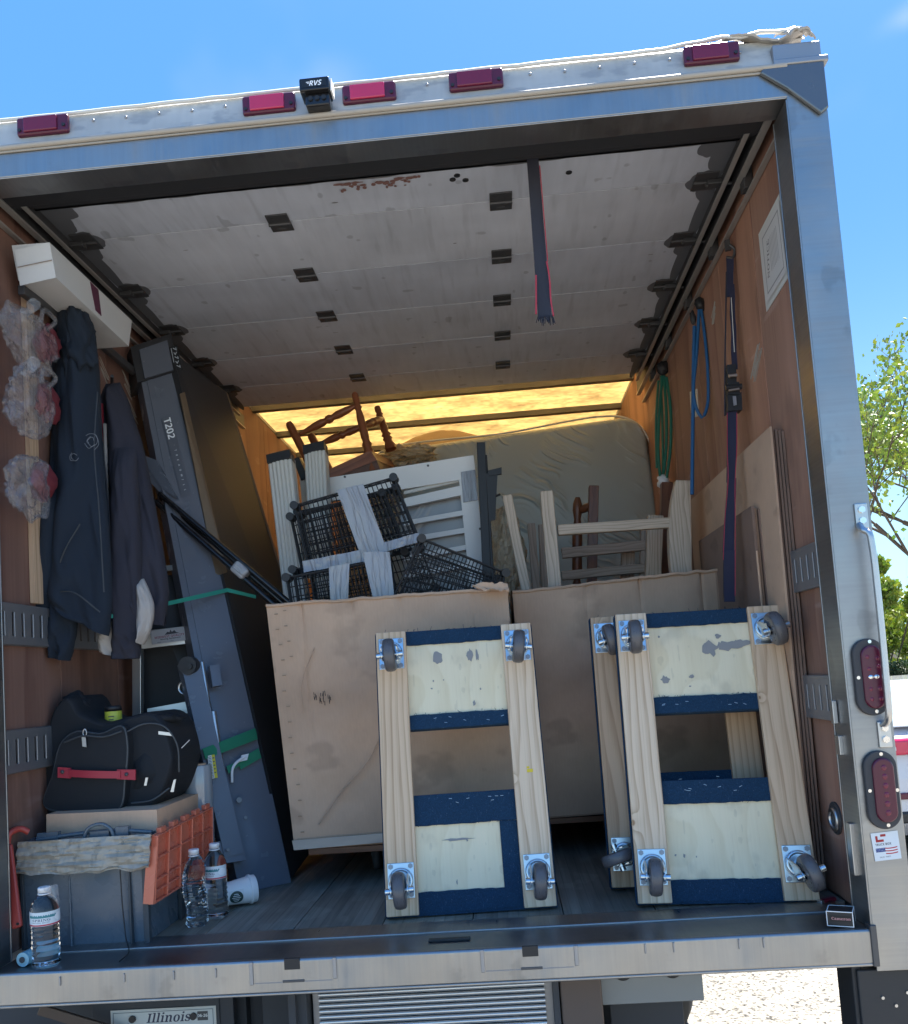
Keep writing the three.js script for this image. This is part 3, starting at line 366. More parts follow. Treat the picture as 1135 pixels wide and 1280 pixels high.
// tail lights, handle, brackets, sticker on the right post
for (const [x, y, sd] of [[1.181, 0.617, 0], [1.180, 0.338, 1]]) {
  const oval = (w, h, d, b) => { const sh = new THREE.Shape(), r = w / 2, k = h / 2 - r; sh.absarc(0, k, r, 0, Math.PI); sh.absarc(0, -k, r, Math.PI, Math.PI * 2); sh.closePath(); return noIdx(new THREE.ExtrudeGeometry(sh, { depth: d, bevelEnabled: true, bevelSize: b, bevelThickness: b, bevelSegments: 3, curveSegments: 18 })); };
  const t = part(truck, 'tail_light', uvBox(oval(0.072, 0.184, 0.006, 0.004)).translate(x, y, 0.003), mat.rubber);
  part(t, 'lens', uvBox(oval(0.042, 0.148, 0.005, 0.005)).translate(x + 0.004, y, 0.010), mat.darkRedLens);
  parts(t, 'led', sd ? [-0.055, -0.033, -0.011, 0.011, 0.033, 0.055].map((b) => new THREE.SphereGeometry(0.0075, 10, 8).scale(1, 1, 0.35).translate(x + 0.005, y + b, 0.0195)) : [[-0.012, 0.05], [0.012, 0.045], [-0.01, 0.02], [0.014, 0.025], [-0.011, -0.03], [0.011, -0.03], [-0.011, -0.055], [0.011, -0.055]].map(([a, b]) => new THREE.SphereGeometry(0.0055, 10, 8).scale(1, 1, 0.35).translate(x + 0.004 + a, y + b, 0.0195)), mat.redLens);
  if (!sd) parts(t, 'reverse_bulb', [-0.008, 0.006].map((a) => new THREE.SphereGeometry(0.007, 10, 8).scale(1, 0.8, 0.4).translate(x + 0.004 + a, y, 0.0195)), mat.chrome);
  parts(t, 'screw', [[-0.032, 0], [0.034, -0.002], [0.004, -0.086], [0.004, 0.088]].map(([a, b]) => noIdx(new THREE.CylinderGeometry(0.0045, 0.0045, 0.004, 10)).rotateX(Math.PI / 2).translate(x + a, y + b, 0.0125)), mat.chrome);
}
{
  const h = part(truck, 'grab_handle', [tube([[1.1934, 1.0013, 0.005], [1.193, 0.9862, 0.022], [1.2029, 0.9754, 0.034], [1.2061, 0.9423, 0.037], [1.2077, 0.8258, 0.037], [1.2068, 0.6865, 0.037], [1.2044, 0.5527, 0.037], [1.2043, 0.5173, 0.033], [1.2029, 0.5006, 0.014], [1.1984, 0.4964, 0.005]], 0.0085, 60, 10)], mat.plainSteel);
  const br = (x, y) => { part(h, 'mount_plate', box(0.032, 0.066, 0.006, x, y, 0.004, null, 0.004), mat.plainSteel); parts(h, 'bolt', [y + 0.016, y - 0.012].map((b) => noIdx(new THREE.CylinderGeometry(0.009, 0.009, 0.006, 6)).rotateX(Math.PI / 2).translate(x, b, 0.009)), mat.chrome); };
  const b0 = [1.202, 1.0234, 0.004], b1 = [1.2022, 0.4724, 0.004]; br(b0[0], b0[1]); br(b1[0], b1[1]);
  part(truck, 'dealer_sticker', decal([[1.143, 0.232, 0.001], [1.209, 0.236, 0.001], [1.212, 0.168, 0.001], [1.148, 0.164, 0.001]], 0.001), M([1, 1, 1], 0.5, { map: print(256, 256, (x, w, h) => { x.fillStyle = '#d9dde0'; x.fillRect(0, 0, w, h); x.strokeStyle = '#a02025'; x.lineWidth = 22; x.beginPath(); x.moveTo(50, 30); x.lineTo(50, 76); x.lineTo(115, 76); x.stroke(); x.fillStyle = '#a02025'; x.fillRect(88, 18, 50, 22); x.fillStyle = '#33383c'; x.font = 'bold 28px sans-serif'; x.fillText('TRUCK BOX', 28, 120); x.fillStyle = '#2b3f7c'; x.fillRect(24, 142, 92, 36); x.fillStyle = '#fff'; for (let i = 0; i < 12; i++) x.fillRect(30 + (i % 6) * 14, 148 + Math.floor(i / 6) * 14, 4, 4); for (let i = 0; i < 5; i++) { x.fillStyle = i % 2 ? '#e8e8e8' : '#b12a33'; x.beginPath(); x.moveTo(116, 142 + i * 12); x.quadraticCurveTo(170, 152 + i * 12, 232, 140 + i * 12); x.lineTo(232, 150 + i * 12); x.quadraticCurveTo(170, 162 + i * 12, 116, 152 + i * 12); x.fill(); } x.fillStyle = '#444'; x.font = '18px sans-serif'; x.fillText('SALES  PARTS', 50, 232); }) }));
}
// paper sheet in a plastic sleeve on the right wall
{
  const a = [[1.157, 2.0077, -0.2007], [1.157, 1.757, -0.1919], [1.157, 1.7441, -0.4266], [1.157, 1.9951, -0.4295]];
  const p = [a[3], a[0], a[1], a[2]];
  part(truck, 'document_sleeve', slab(p, 0.002), mat.offwhite);
  part(truck, 'paper_notice', decal(p.map((q, i) => { const c = p.reduce((s, b) => s.map((k, j) => k + b[j] / 4), [0, 0, 0]); return q.map((k, j) => c[j] + (k - c[j]) * 0.86 - (j ? 0 : 0.002)); }), 0.001), M([1, 1, 1], 0.4, { map: print(256, 256, (x, w, h) => { x.fillStyle = '#cfcac6'; x.fillRect(0, 0, w, h); x.strokeStyle = '#8b8482'; x.lineWidth = 5; x.strokeRect(30, 24, 200, 206); x.fillStyle = '#77706e'; x.font = 'bold 34px serif'; x.save(); x.translate(70, 190); x.rotate(-1.35); x.fillText('NOTICE', 0, 0); x.restore(); for (let i = 0; i < 7; i++) x.fillRect(100 + i * 15, 60, 3, 120); }) }));
}
// underneath: plate, ramp pocket, hitch, frame, wheels, mud flap
{
  const pl = part(truck, 'license_plate', box(0.312, 0.155, 0.003, 0, 0, 0, null, 0.0012), mat.offwhite); pl.position.set(-0.786, -0.286, -0.30); pl.rotation.z = 0.0;
  part(pl, 'plate_face', decal([[-0.152, 0.0745, 0.0016], [0.152, 0.0745, 0.0016], [0.152, -0.0745, 0.0016], [-0.152, -0.0745, 0.0016]], 0.0008), M([1, 1, 1], 0.4, { map: print(768, 384, (x, w, h) => { x.fillStyle = '#b9c0c0'; x.fillRect(0, 0, w, h); x.strokeStyle = '#69757a'; x.lineWidth = 6; x.strokeRect(12, 12, w - 24, h - 24); x.fillStyle = '#1d2a44'; x.font = 'italic bold 92px serif'; x.fillText('Illinois', 255, 92); x.fillStyle = '#3a4146'; x.fillRect(640, 26, 78, 66); x.fillStyle = '#d8dcdc'; x.font = 'bold 30px sans-serif'; x.fillText('06-26', 640, 68); }) }));
  parts(pl, 'bolt', [-0.09, 0.09].map((x) => noIdx(new THREE.CylinderGeometry(0.010, 0.010, 0.008, 12)).rotateX(Math.PI / 2).translate(x, 0.052, 0.005)), mat.black);
  part(truck, 'plate_bracket', [span(-1.0, -0.58, -0.40, -0.19, -0.335, -0.304), span(-0.70, -0.62, -0.30, -0.06, -0.34, -0.30)], mat.underDark);
  const rp = part(truck, 'ramp', [span(-0.31, 0.34, -0.55, -0.12, -0.60, -0.145)], mat.galv);
  for (let k = 0; k < 12; k++) part(rp, 'rib', rod([-0.29, -0.138 - k * 0.0145, -0.138], [0.315, -0.136 - k * 0.0145, -0.138], 0.0062, 8), mat.alu);
  parts(rp, 'guide', [span(-0.36, -0.315, -0.5, -0.09, -0.30, -0.10), span(0.335, 0.352, -0.5, -0.09, -0.30, -0.10), span(-0.36, -0.34, -0.5, -0.09, -0.10, -0.08)], mat.underDark);
  part(truck, 'hitch_post', span(0.355, 0.462, -0.6, -0.09, -0.22, -0.095, 'y', 0.006), mat.rust);
  const fl = part(truck, 'frame_bracket', span(0.464, 0.732, -0.205, -0.092, -0.20, -0.15, 'x', 0.003), mat.underGray);
  parts(fl, 'hook', [0.525, 0.655].map((x) => noIdx(new THREE.TorusGeometry(0.02, 0.005, 6, 16, Math.PI)).rotateZ(Math.PI).translate(x, -0.118, -0.146)), mat.black);
  part(truck, 'chassis', [span(-0.5, -0.36, -0.42, -0.1, -5.2, -0.32), span(0.36, 0.5, -0.42, -0.1, -5.2, -0.3), span(-1.2, 1.2, -0.20, -0.1, -5.2, -0.34), span(-1.1, 0.62, -0.62, -0.2, -0.9, -0.4), span(-1.5, -0.56, -0.66, -0.094, -0.5, -0.36), span(0.46, 0.70, -0.55, -0.21, -0.6, -0.30)], mat.underDark);
  parts(truck, 'brace', [bar([-1.1, -0.16, -0.2], [-0.75, -0.34, -0.32], 0.03, 0.012), bar([-1.2, -0.22, -0.2], [-1.02, -0.40, -0.3], 0.03, 0.012)], mat.rust);
  for (const [x, z] of [[-1.0, -1.9], [0.70, -1.9], [-1.0, -6.6], [0.80, -6.6]]) { const w = part(truck, 'wheel', lathe([[0.2, -0.15], [0.36, -0.14], [0.41, -0.11], [0.425, -0.04], [0.425, 0.04], [0.41, 0.11], [0.36, 0.14], [0.2, 0.15]], 36).rotateZ(Math.PI / 2).translate(x + 0.12, GY + 0.425, z), mat.tyre); part(w, 'rim', lathe([[0.001, -0.08], [0.19, -0.1], [0.21, -0.15], [0.21, 0.15], [0.19, 0.1], [0.001, 0.08]], 24).rotateZ(Math.PI / 2).translate(x + 0.12, GY + 0.425, z), mat.galv); }
  const mf = part(truck, 'step_bracket', [span(1.085, 1.25, -0.62, -0.102, -0.075, -0.02, 'y', 0.004), span(1.075, 1.10, -0.62, -0.09, -0.14, -0.03, 'y', 0.004)], mat.mud);
  parts(mf, 'bolt', [[1.14, -0.17], [1.17, -0.19], [1.20, -0.16]].map(([x, y]) => noIdx(new THREE.CylinderGeometry(0.004, 0.004, 0.004, 8)).rotateX(Math.PI / 2).translate(x, y, -0.0185)), mat.plainSteel);
  part(truck, 'cab', [span(-1.1, 1.1, -0.35, 1.5, -7.6, -5.45, null, 0.12)], mat.white);
}

// ================================================================ furniture dollies
// built flat in their own frame: x across, y up the boards, z out of the underside; then leaned against the cartons
function caster(parent, x, y, swing, tilt) {
  const c = part(parent, 'caster', [box(0.078, 0.100, 0.004, 0, 0, 0.002, null, 0.0018), noIdx(new THREE.CylinderGeometry(0.034, 0.034, 0.010, 24)).rotateX(Math.PI / 2).translate(0, 0, 0.009), noIdx(new THREE.TorusGeometry(0.031, 0.005, 8, 24)).translate(0, 0, 0.015)], mat.zinc);
  c.position.set(x, y, 0.021);
  const f = new THREE.Matrix4().makeRotationZ(swing), fork = [];
  for (const s of [-1, 1]) { const sh = new THREE.Shape(); sh.moveTo(-0.026, 0.014); sh.lineTo(0.026, 0.014); sh.lineTo(0.016, 0.05); sh.lineTo(-0.006, 0.10); sh.absarc(-0.028, 0.092, 0.014, 0.3, Math.PI + 0.3); sh.lineTo(-0.034, 0.05); sh.closePath();
    const g = noIdx(new THREE.ExtrudeGeometry(sh, { depth: 0.003, bevelEnabled: false })); g.applyMatrix4(new THREE.Matrix4().makeBasis(new THREE.Vector3(0, 1, 0), new THREE.Vector3(0, 0, 1), new THREE.Vector3(1, 0, 0))).translate(s * 0.024 - 0.0015, 0, 0); fork.push(g); }
  fork.push(rod([-0.034, -0.028, 0.092], [0.034, -0.028, 0.092], 0.0055, 8), rod([-0.040, -0.028, 0.092], [-0.028, -0.028, 0.092], 0.010, 6), rod([0.028, -0.028, 0.092], [0.040, -0.028, 0.092], 0.010, 6), rod([0, 0, 0.012], [0, 0, 0.03], 0.012, 10));
  part(c, 'fork', fork, mat.zinc).rotation.z = swing;
  const wh = part(c, 'wheel', lathe([[0.012, -0.017], [0.044, -0.017], [0.049, -0.013], [0.051, -0.004], [0.051, 0.004], [0.049, 0.013], [0.044, 0.017], [0.012, 0.017]], 32).rotateZ(Math.PI / 2).translate(0, -0.028, 0.092).applyMatrix4(f), mat.casterGray);
  parts(c, 'bolt', [[-0.029, 0.040], [0.029, 0.040], [-0.029, -0.040], [0.029, -0.040]].map(([a, b]) => noIdx(new THREE.CylinderGeometry(0.0075, 0.0075, 0.005, 6)).rotateX(Math.PI / 2).translate(a, b, 0.006)), mat.galv);
  return c;
}
function fuzz(x0, x1, y, z, n, len, sd) { const o = []; for (let k = 0; k < n; k++) { const x = mix(x0, x1, hash(k, 1, sd)), a = (hash(k, 2, sd) - 0.5) * 2.4; o.push(rod([x, y, z], [x + Math.sin(a) * len * hash(k, 3, sd), y + Math.cos(a) * len * (hash(k, 4, sd) - 0.3), z + len * 0.5 * hash(k, 5, sd)], 0.0007, 3)); } return o; }
function makeDolly(label, opt) {
  const d = thing('furniture_dolly', label, 'dolly', 'wheeled furniture dollies stood on end'), w = 0.492, h = 0.855, sw = 0.094;
  for (const s of [-1, 1]) part(d, 'side_rail', shiftUV(box(sw, h, 0.021, s * (w / 2 - sw / 2), h / 2, 0.0105, 'y', 0.003), opt.uv + s * 0.11, opt.uv), s < 0 ? opt.woodL : opt.woodR);
  const [a0, a1, b0, b1] = opt.panels;       // lower board a0..a1, upper board b0..b1
  for (const [y0, y1] of [[a0, a1], [b0, b1]]) part(d, 'deck_board', span(-w / 2 + 0.004, w / 2 - 0.004, y0, y1, -0.022, -0.001, 'y', 0.002), mat.birch);
  // carpet over the far face, wrapped round every board edge and stapled
  const cp = (y0, y1, x0 = -w / 2 + sw, x1 = w / 2 - sw) => sheet([[x0, y1, 0.0035], [x1, y1, 0.0035], [x1, y0, 0.0035], [x0, y0, 0.0035]], 24, 3, (u, v) => [0.0025 * fbm(u, v, 18, 3, 3, 7), 0, (v > 0.5 ? 1 : -1) * 0.004 * (fbm(u, v, 16, 2, 2, 19) - 0.5)], 0.004);
  const strips = [cp(0.004, opt.st[0]), cp(a1 - opt.st[1], a1 + 0.004), cp(b0 - 0.004, b0 + opt.st[2], -w / 2 + sw, w / 2 - sw + opt.ov), cp(b1 - opt.st[3], b1)];
  part(d, 'carpet', [span(-w / 2 - 0.004, w / 2 + 0.004, a0 - 0.006, a1 + 0.006, -0.032, -0.0225, null, 0.004), span(-w / 2 - 0.004, w / 2 + 0.004, b0 - 0.006, b1 + 0.006, -0.032, -0.0225, null, 0.004), span(-w / 2 + 0.01, w / 2 - 0.01, a1 - 0.001, a1 + 0.006, -0.026, 0.001, null, 0.002), span(-w / 2 + 0.01, w / 2 - 0.01, b0 - 0.006, b0 + 0.001, -0.026, 0.001, null, 0.002), span(-w / 2 - 0.003, w / 2 + 0.003, b1 - 0.001, b1 + 0.005, -0.026, 0.003, null, 0.002), span(-w / 2 - 0.003, w / 2 + 0.003, -0.004, a0 + 0.002, -0.026, 0.003, null, 0.002), ...[-1, 1].map((s) => span(s * (w / 2), s * (w / 2 + 0.005), 0.0, h, -0.026, -0.002, null, 0.002))], mat.carpet);
  part(d, 'carpet_strip', strips, mat.carpet);
  const fz = part(d, 'carpet_fuzz', [...fuzz(-0.14, 0.14, b1 - opt.st[3], 0.008, 26, 0.012, opt.seed), ...fuzz(-0.14, 0.14, a1 - opt.st[1], 0.008, 26, 0.012, opt.seed + 1), ...fuzz(-0.14, 0.14, b0 + opt.st[2], 0.008, 22, 0.012, opt.seed + 2), ...fuzz(-w / 2, w / 2, 0.0, 0.004, 20, 0.02, opt.seed + 3), ...fuzz(-w / 2, w / 2, h + 0.003, -0.004, 20, 0.018, opt.seed + 4)], mat.carpet); fz.userData.kind = 'stuff';
  part(d, 'staple', [...Array(14)].map((_, k) => box(0.009, 0.0011, 0.001, 0, 0, 0.0075, null, 0).rotateZ((hash(k, 5, opt.seed) - 0.5) * 0.9).translate(-0.14 + 0.28 * hash(k, 6, opt.seed), (k % 2 ? b0 + 0.018 : a1 - 0.02) + 0.02 * (hash(k, 7, opt.seed) - 0.5), 0)), mat.plainSteel).userData.kind = 'stuff';
  for (const [i, x, y] of [[0, -1, 1], [1, 1, 1], [2, -1, 0], [3, 1, 0]]) caster(d, x * (w / 2 - sw / 2) + (opt.cx ?? 0), y ? h - 0.073 : 0.098, opt.swing[i]);
  // old glue marks and scorched print left on the boards
  const mk = (list, m, name) => part(d, name, list.map(([x, y, a, b, sd], n) => { const sh = new THREE.Shape(); for (let i = 0; i <= 16; i++) { const t = i / 16 * 6.2832, k = 0.55 + 0.9 * vn(Math.cos(t) * 2 + 9, Math.sin(t) * 2 + 9, 97, 97, sd); i ? sh.lineTo(x + Math.cos(t) * a * k, y + Math.sin(t) * b * k) : sh.moveTo(x + Math.cos(t) * a * k, y + Math.sin(t) * b * k); } return noIdx(new THREE.ShapeGeometry(sh)).translate(0, 0, 0.0002 + n * 0.00008); }), m);
  if (opt.marks) mk(opt.marks, M([0.27, 0.265, 0.26], 0.8), 'stain').userData.kind = 'stuff';
  if (opt.pale) mk(opt.pale, M([0.12, 0.12, 0.11], 0.8), 'old_label_mark');
  return d;
}
const spots = (n, y0, y1, sd) => [...Array(n)].map((_, k) => [mix(-0.13, 0.13, hash(k, 1, sd)), mix(y0, y1, hash(k, 2, sd)), 0.0015 + 0.002 * hash(k, 3, sd), 0.002 + 0.005 * hash(k, 4, sd), sd + k]);
const dollyA = makeDolly('wooden furniture dolly on end before left carton, yellow paint dot on its right rail', { seed: 300, uv: 0.2, woodL: mat.pineB, woodR: mat.pine, panels: [0.006, 0.335, 0.545, 0.852], st: [0.062, 0.085, 0.04, 0.042], ov: 0.055, swing: [0.06, -0.12, 0.05, -0.06], marks: [...spots(4, 0.6, 0.8, 5), ...spots(2, 0.08, 0.24, 6), [-0.055, 0.765, 0.012, 0.022, 3], [0.048, 0.765, 0.009, 0.022, 9], [0.07, 0.765, 0.005, 0.018, 12], [-0.03, 0.205, 0.045, 0.004, 14], [0.05, 0.61, 0.004, 0.008, 15]] });
dollyA.rotation.set(-0.237, 0.052, -0.001, 'YXZ'); dollyA.position.set(0.125, 0.008, -0.334);
part(dollyA, 'paint_dot', [box(0.018, 0.010, 0.0015, 0.203, 0.39, 0.0215, null, 0.0007), box(0.008, 0.006, 0.0015, 0.198, 0.40, 0.0215, null, 0.0007)], M([0.75, 0.55, 0.03], 0.5));
part(dollyA, 'loose_carpet', [span(0.10, 0.152, 0.02, 0.25, 0.0002, 0.004, null, 0.002)], mat.carpet);
const dollyB = makeDolly('front dolly of the right-hand pair, worn black smear on its upper board', { seed: 340, uv: 0.55, woodL: mat.pine, woodR: mat.pineB, panels: [0.006, 0.335, 0.545, 0.852], st: [0.062, 0.062, 0.045, 0.042], ov: 0.0, swing: [0.02, 0.28, -0.05, 0.34], marks: [...spots(4, 0.6, 0.8, 25), ...spots(3, 0.1, 0.2, 26), [-0.11, 0.645, 0.012, 0.012, 33], [-0.03, 0.65, 0.008, 0.006, 35], [0.03, 0.735, 0.02, 0.024, 41], [0.085, 0.74, 0.035, 0.014, 43], [0.125, 0.745, 0.025, 0.014, 44], [0.06, 0.772, 0.01, 0.006, 45]] });
dollyB.rotation.set(-0.24, -0.063, -0.017, 'YXZ'); dollyB.position.set(0.845, 0.008, -0.289);
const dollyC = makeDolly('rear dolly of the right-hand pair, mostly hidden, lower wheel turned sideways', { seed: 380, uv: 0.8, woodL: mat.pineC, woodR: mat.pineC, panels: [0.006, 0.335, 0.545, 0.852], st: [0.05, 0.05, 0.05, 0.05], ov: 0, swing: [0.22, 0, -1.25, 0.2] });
dollyC.rotation.set(-0.20, -0.04, -0.012, 'YXZ'); dollyC.position.set(0.795, 0.008, -0.50);

// ================================================================ two big open cartons on flat wheeled bases
function carton(name, label, p, depth, opt) {       // p: front corners tl, tr, br, bl
  const t = thing(name, label, 'cardboard box', 'big open cartons full of furniture'), q = p.map(V), n = V([0, 0, -1]);
  const B = q.map((a) => a.clone().addScaledVector(n, depth));
  const dent = (sd, amp) => (u, v) => { const e = Math.min(1, 8 * u, 8 * (1 - u)) * Math.min(1, 0.25 + 6 * v, 6 * (1 - v)); const c = opt.creases.reduce((s, [cu, cv]) => s + (v < cv ? 0.011 * Math.exp(-Math.pow((u - cu + 0.02 * (v - 0.1)) / 0.007, 2)) * (1 - v / cv) : 0), 0); const top = v < 0.015 ? 0.012 * (fbm(u, 0, 26, 3, 3, sd) - 0.5) : 0; return [e * amp * (fbm(u, v, 3, 3, 4, sd) - 0.45) - c, 0, top]; };
  part(t, 'front_panel', sheet(q, 90, 70, dent(opt.seed, 0.05), 0.008), mat.card);
  part(t, 'left_panel', sheet([B[0], q[0], q[3], B[3]], 20, 20, dent(opt.seed + 1, 0.03), 0.008), mat.card);
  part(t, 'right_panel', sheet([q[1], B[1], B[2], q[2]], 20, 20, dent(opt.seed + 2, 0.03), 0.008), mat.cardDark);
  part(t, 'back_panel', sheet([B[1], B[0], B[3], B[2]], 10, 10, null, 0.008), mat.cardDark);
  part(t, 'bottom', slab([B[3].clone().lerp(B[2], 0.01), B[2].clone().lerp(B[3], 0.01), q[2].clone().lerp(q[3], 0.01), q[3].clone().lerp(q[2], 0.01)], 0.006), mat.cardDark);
  // rolled and torn rim
  const rim = []; for (let k = 0; k <= 60; k++) { const a = q[0].clone().lerp(q[1], k / 60), s = fbm(k / 60, 0.3, 20, 3, 3, opt.seed + 9) - 0.5; rim.push([a.x, a.y + 0.012 * s, a.z + 0.002 + 0.008 * s]); }
  part(t, 'rim', [tube(rim, 0.0065, 120, 6), tube([q[1], q[1].clone().lerp(B[1], 0.5), B[1]], 0.006, 20, 6), tube([q[0], q[0].clone().lerp(B[0], 0.5), B[0]], 0.006, 20, 6)], mat.card);
  if (opt.extra) opt.extra(t, q, B);
  return t;
}
const binL = carton('cardboard_carton', 'left tall brown carton with a stapled left seam, white-wrapped racks rising from it', [[-0.544, 0.981, -0.75], [0.300, 0.979, -0.75], [0.300, 0.150, -0.75], [-0.490, 0.143, -0.75]], 0.86, { seed: 400, creases: [[0.35, 0.22], [0.55, 0.2], [0.86, 0.4], [0.14, 0.9]], extra: (t, q) => {
  const st = []; for (let k = 0; k < 15; k++) { const a = q[0].clone().lerp(q[3], 0.04 + k * 0.064), o = 0.035 + 0.012 * (hash(k, 4, 3) - 0.5); st.push(box(0.012, 0.0035, 0.003, a.x + o, a.y, a.z + 0.012, null, 0.001)); if (k < 4) st.push(box(0.011, 0.003, 0.003, a.x + o + 0.03, a.y + 0.01, a.z + 0.012, null, 0.001)); }
  part(t, 'staple', st, mat.bronze).userData.kind = 'stuff';
  part(t, 'bottom_tape', [sheet([[-0.492, 0.172, -0.742], [-0.13, 0.180, -0.742], [-0.13, 0.150, -0.742], [-0.487, 0.140, -0.742]], 20, 3, (u, v) => 0.012 + 0.003 * fbm(u, v, 6, 2, 3, 44), 0.003)], mat.clearTape);
  part(t, 'diagonal_crease', [tube([[-0.40, 0.22, -0.736], [-0.30, 0.34, -0.734], [-0.22, 0.42, -0.733], [-0.17, 0.50, -0.735]], 0.0022, 20, 5), tube([[-0.43, 0.60, -0.735], [-0.43, 0.70, -0.733], [-0.38, 0.82, -0.735]], 0.0016, 20, 5)], mat.card).userData.kind = 'stuff';
  part(t, 'torn_flap', [sheet([[0.18, 0.987, -0.735], [0.30, 0.985, -0.735], [0.305, 0.955, -0.72], [0.22, 0.962, -0.715]], 14, 5, (u, v) => 0.03 * fbm(u, v, 6, 2, 3, 47), 0.006)], mat.card);
  const ink = []; for (let k = 0; k < 22; k++) { const x = -0.395 + 0.07 * hash(k, 1, 66), y = 0.62 + 0.035 * hash(k, 2, 66) - (x + 0.36) * 0.15; ink.push(rod([x, y, -0.728], [x + 0.004 * (hash(k, 3, 66) - 0.5), y + 0.008 + 0.012 * hash(k, 4, 66), -0.727], 0.0011, 4)); } part(t, 'ink_scribble', ink, mat.black).userData.kind = 'stuff';
} });
const binR = carton('cardboard_carton', 'right brown carton behind the paired dollies, pale oak table legs standing in it', [[0.320, 0.992, -1.05], [1.088, 1.017, -1.05], [1.080, 0.160, -1.05], [0.325, 0.148, -1.05]], 0.84, { seed: 450, creases: [[0.36, 0.3], [0.62, 0.32], [0.92, 0.8]] });
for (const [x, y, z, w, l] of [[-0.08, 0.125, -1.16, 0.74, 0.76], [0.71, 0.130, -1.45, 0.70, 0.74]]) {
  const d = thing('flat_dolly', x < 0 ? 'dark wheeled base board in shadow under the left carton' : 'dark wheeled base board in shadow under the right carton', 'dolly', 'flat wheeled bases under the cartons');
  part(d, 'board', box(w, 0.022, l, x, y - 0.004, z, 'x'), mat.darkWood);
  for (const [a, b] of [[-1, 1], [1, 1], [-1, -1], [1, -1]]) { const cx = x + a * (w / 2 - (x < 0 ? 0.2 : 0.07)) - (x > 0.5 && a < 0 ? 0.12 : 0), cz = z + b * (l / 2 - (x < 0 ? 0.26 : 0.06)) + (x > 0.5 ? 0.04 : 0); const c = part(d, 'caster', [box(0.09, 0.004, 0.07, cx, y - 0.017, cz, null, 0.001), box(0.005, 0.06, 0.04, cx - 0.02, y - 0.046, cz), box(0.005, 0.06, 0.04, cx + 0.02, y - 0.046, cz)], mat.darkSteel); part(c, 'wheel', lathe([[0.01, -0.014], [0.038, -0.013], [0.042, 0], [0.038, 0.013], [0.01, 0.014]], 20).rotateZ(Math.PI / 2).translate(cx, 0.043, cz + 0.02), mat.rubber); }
  settle(d);
}

// ================================================================ what sticks out of the left carton
// wire shelves wrapped in stretch film
function wireShelf(parent, p, nv, nh, z2) {
  const [a, b, c, d] = p.map(V), n = b.clone().sub(a).cross(d.clone().sub(a)).normalize().multiplyScalar(0.03), g = [];
  const P = (u, v, k = 0) => a.clone().lerp(b, u).lerp(d.clone().lerp(c, u), v).addScaledVector(n, k);
  for (const k of [0, 1]) { for (const v of [0, 1]) g.push(rod(P(0, v, k), P(1, v, k), 0.0036, 6)); for (const u of [0, 1]) g.push(rod(P(u, 0, k), P(u, 1, k), 0.0036, 6)); }
  for (let i = 1; i < nv; i++) g.push(rod(P(i / nv, 0), P(i / nv, 1), 0.0021, 5));
  for (let i = 1; i < nh; i++) g.push(rod(P(0, i / nh, 0.1), P(1, i / nh, 0.1), 0.0024, 5));
  for (let i = 0; i < nv; i += 2) for (const v of [0, 1]) g.push(rod(P(i / nv, v, 0), P((i + 1) / nv, v, 1), 0.0017, 4));
  const s = part(parent, 'wire_shelf', g, mat.wire);
  parts(s, 'corner_collar', [[0, 0], [1, 0], [1, 1], [0, 1]].map(([u, v]) => { const q = P(u, v, 0.5), e = n.clone().setLength(0.028); return rod(q.clone().add(e), q.clone().sub(e), 0.016, 14); }), mat.black);
  return s;
}
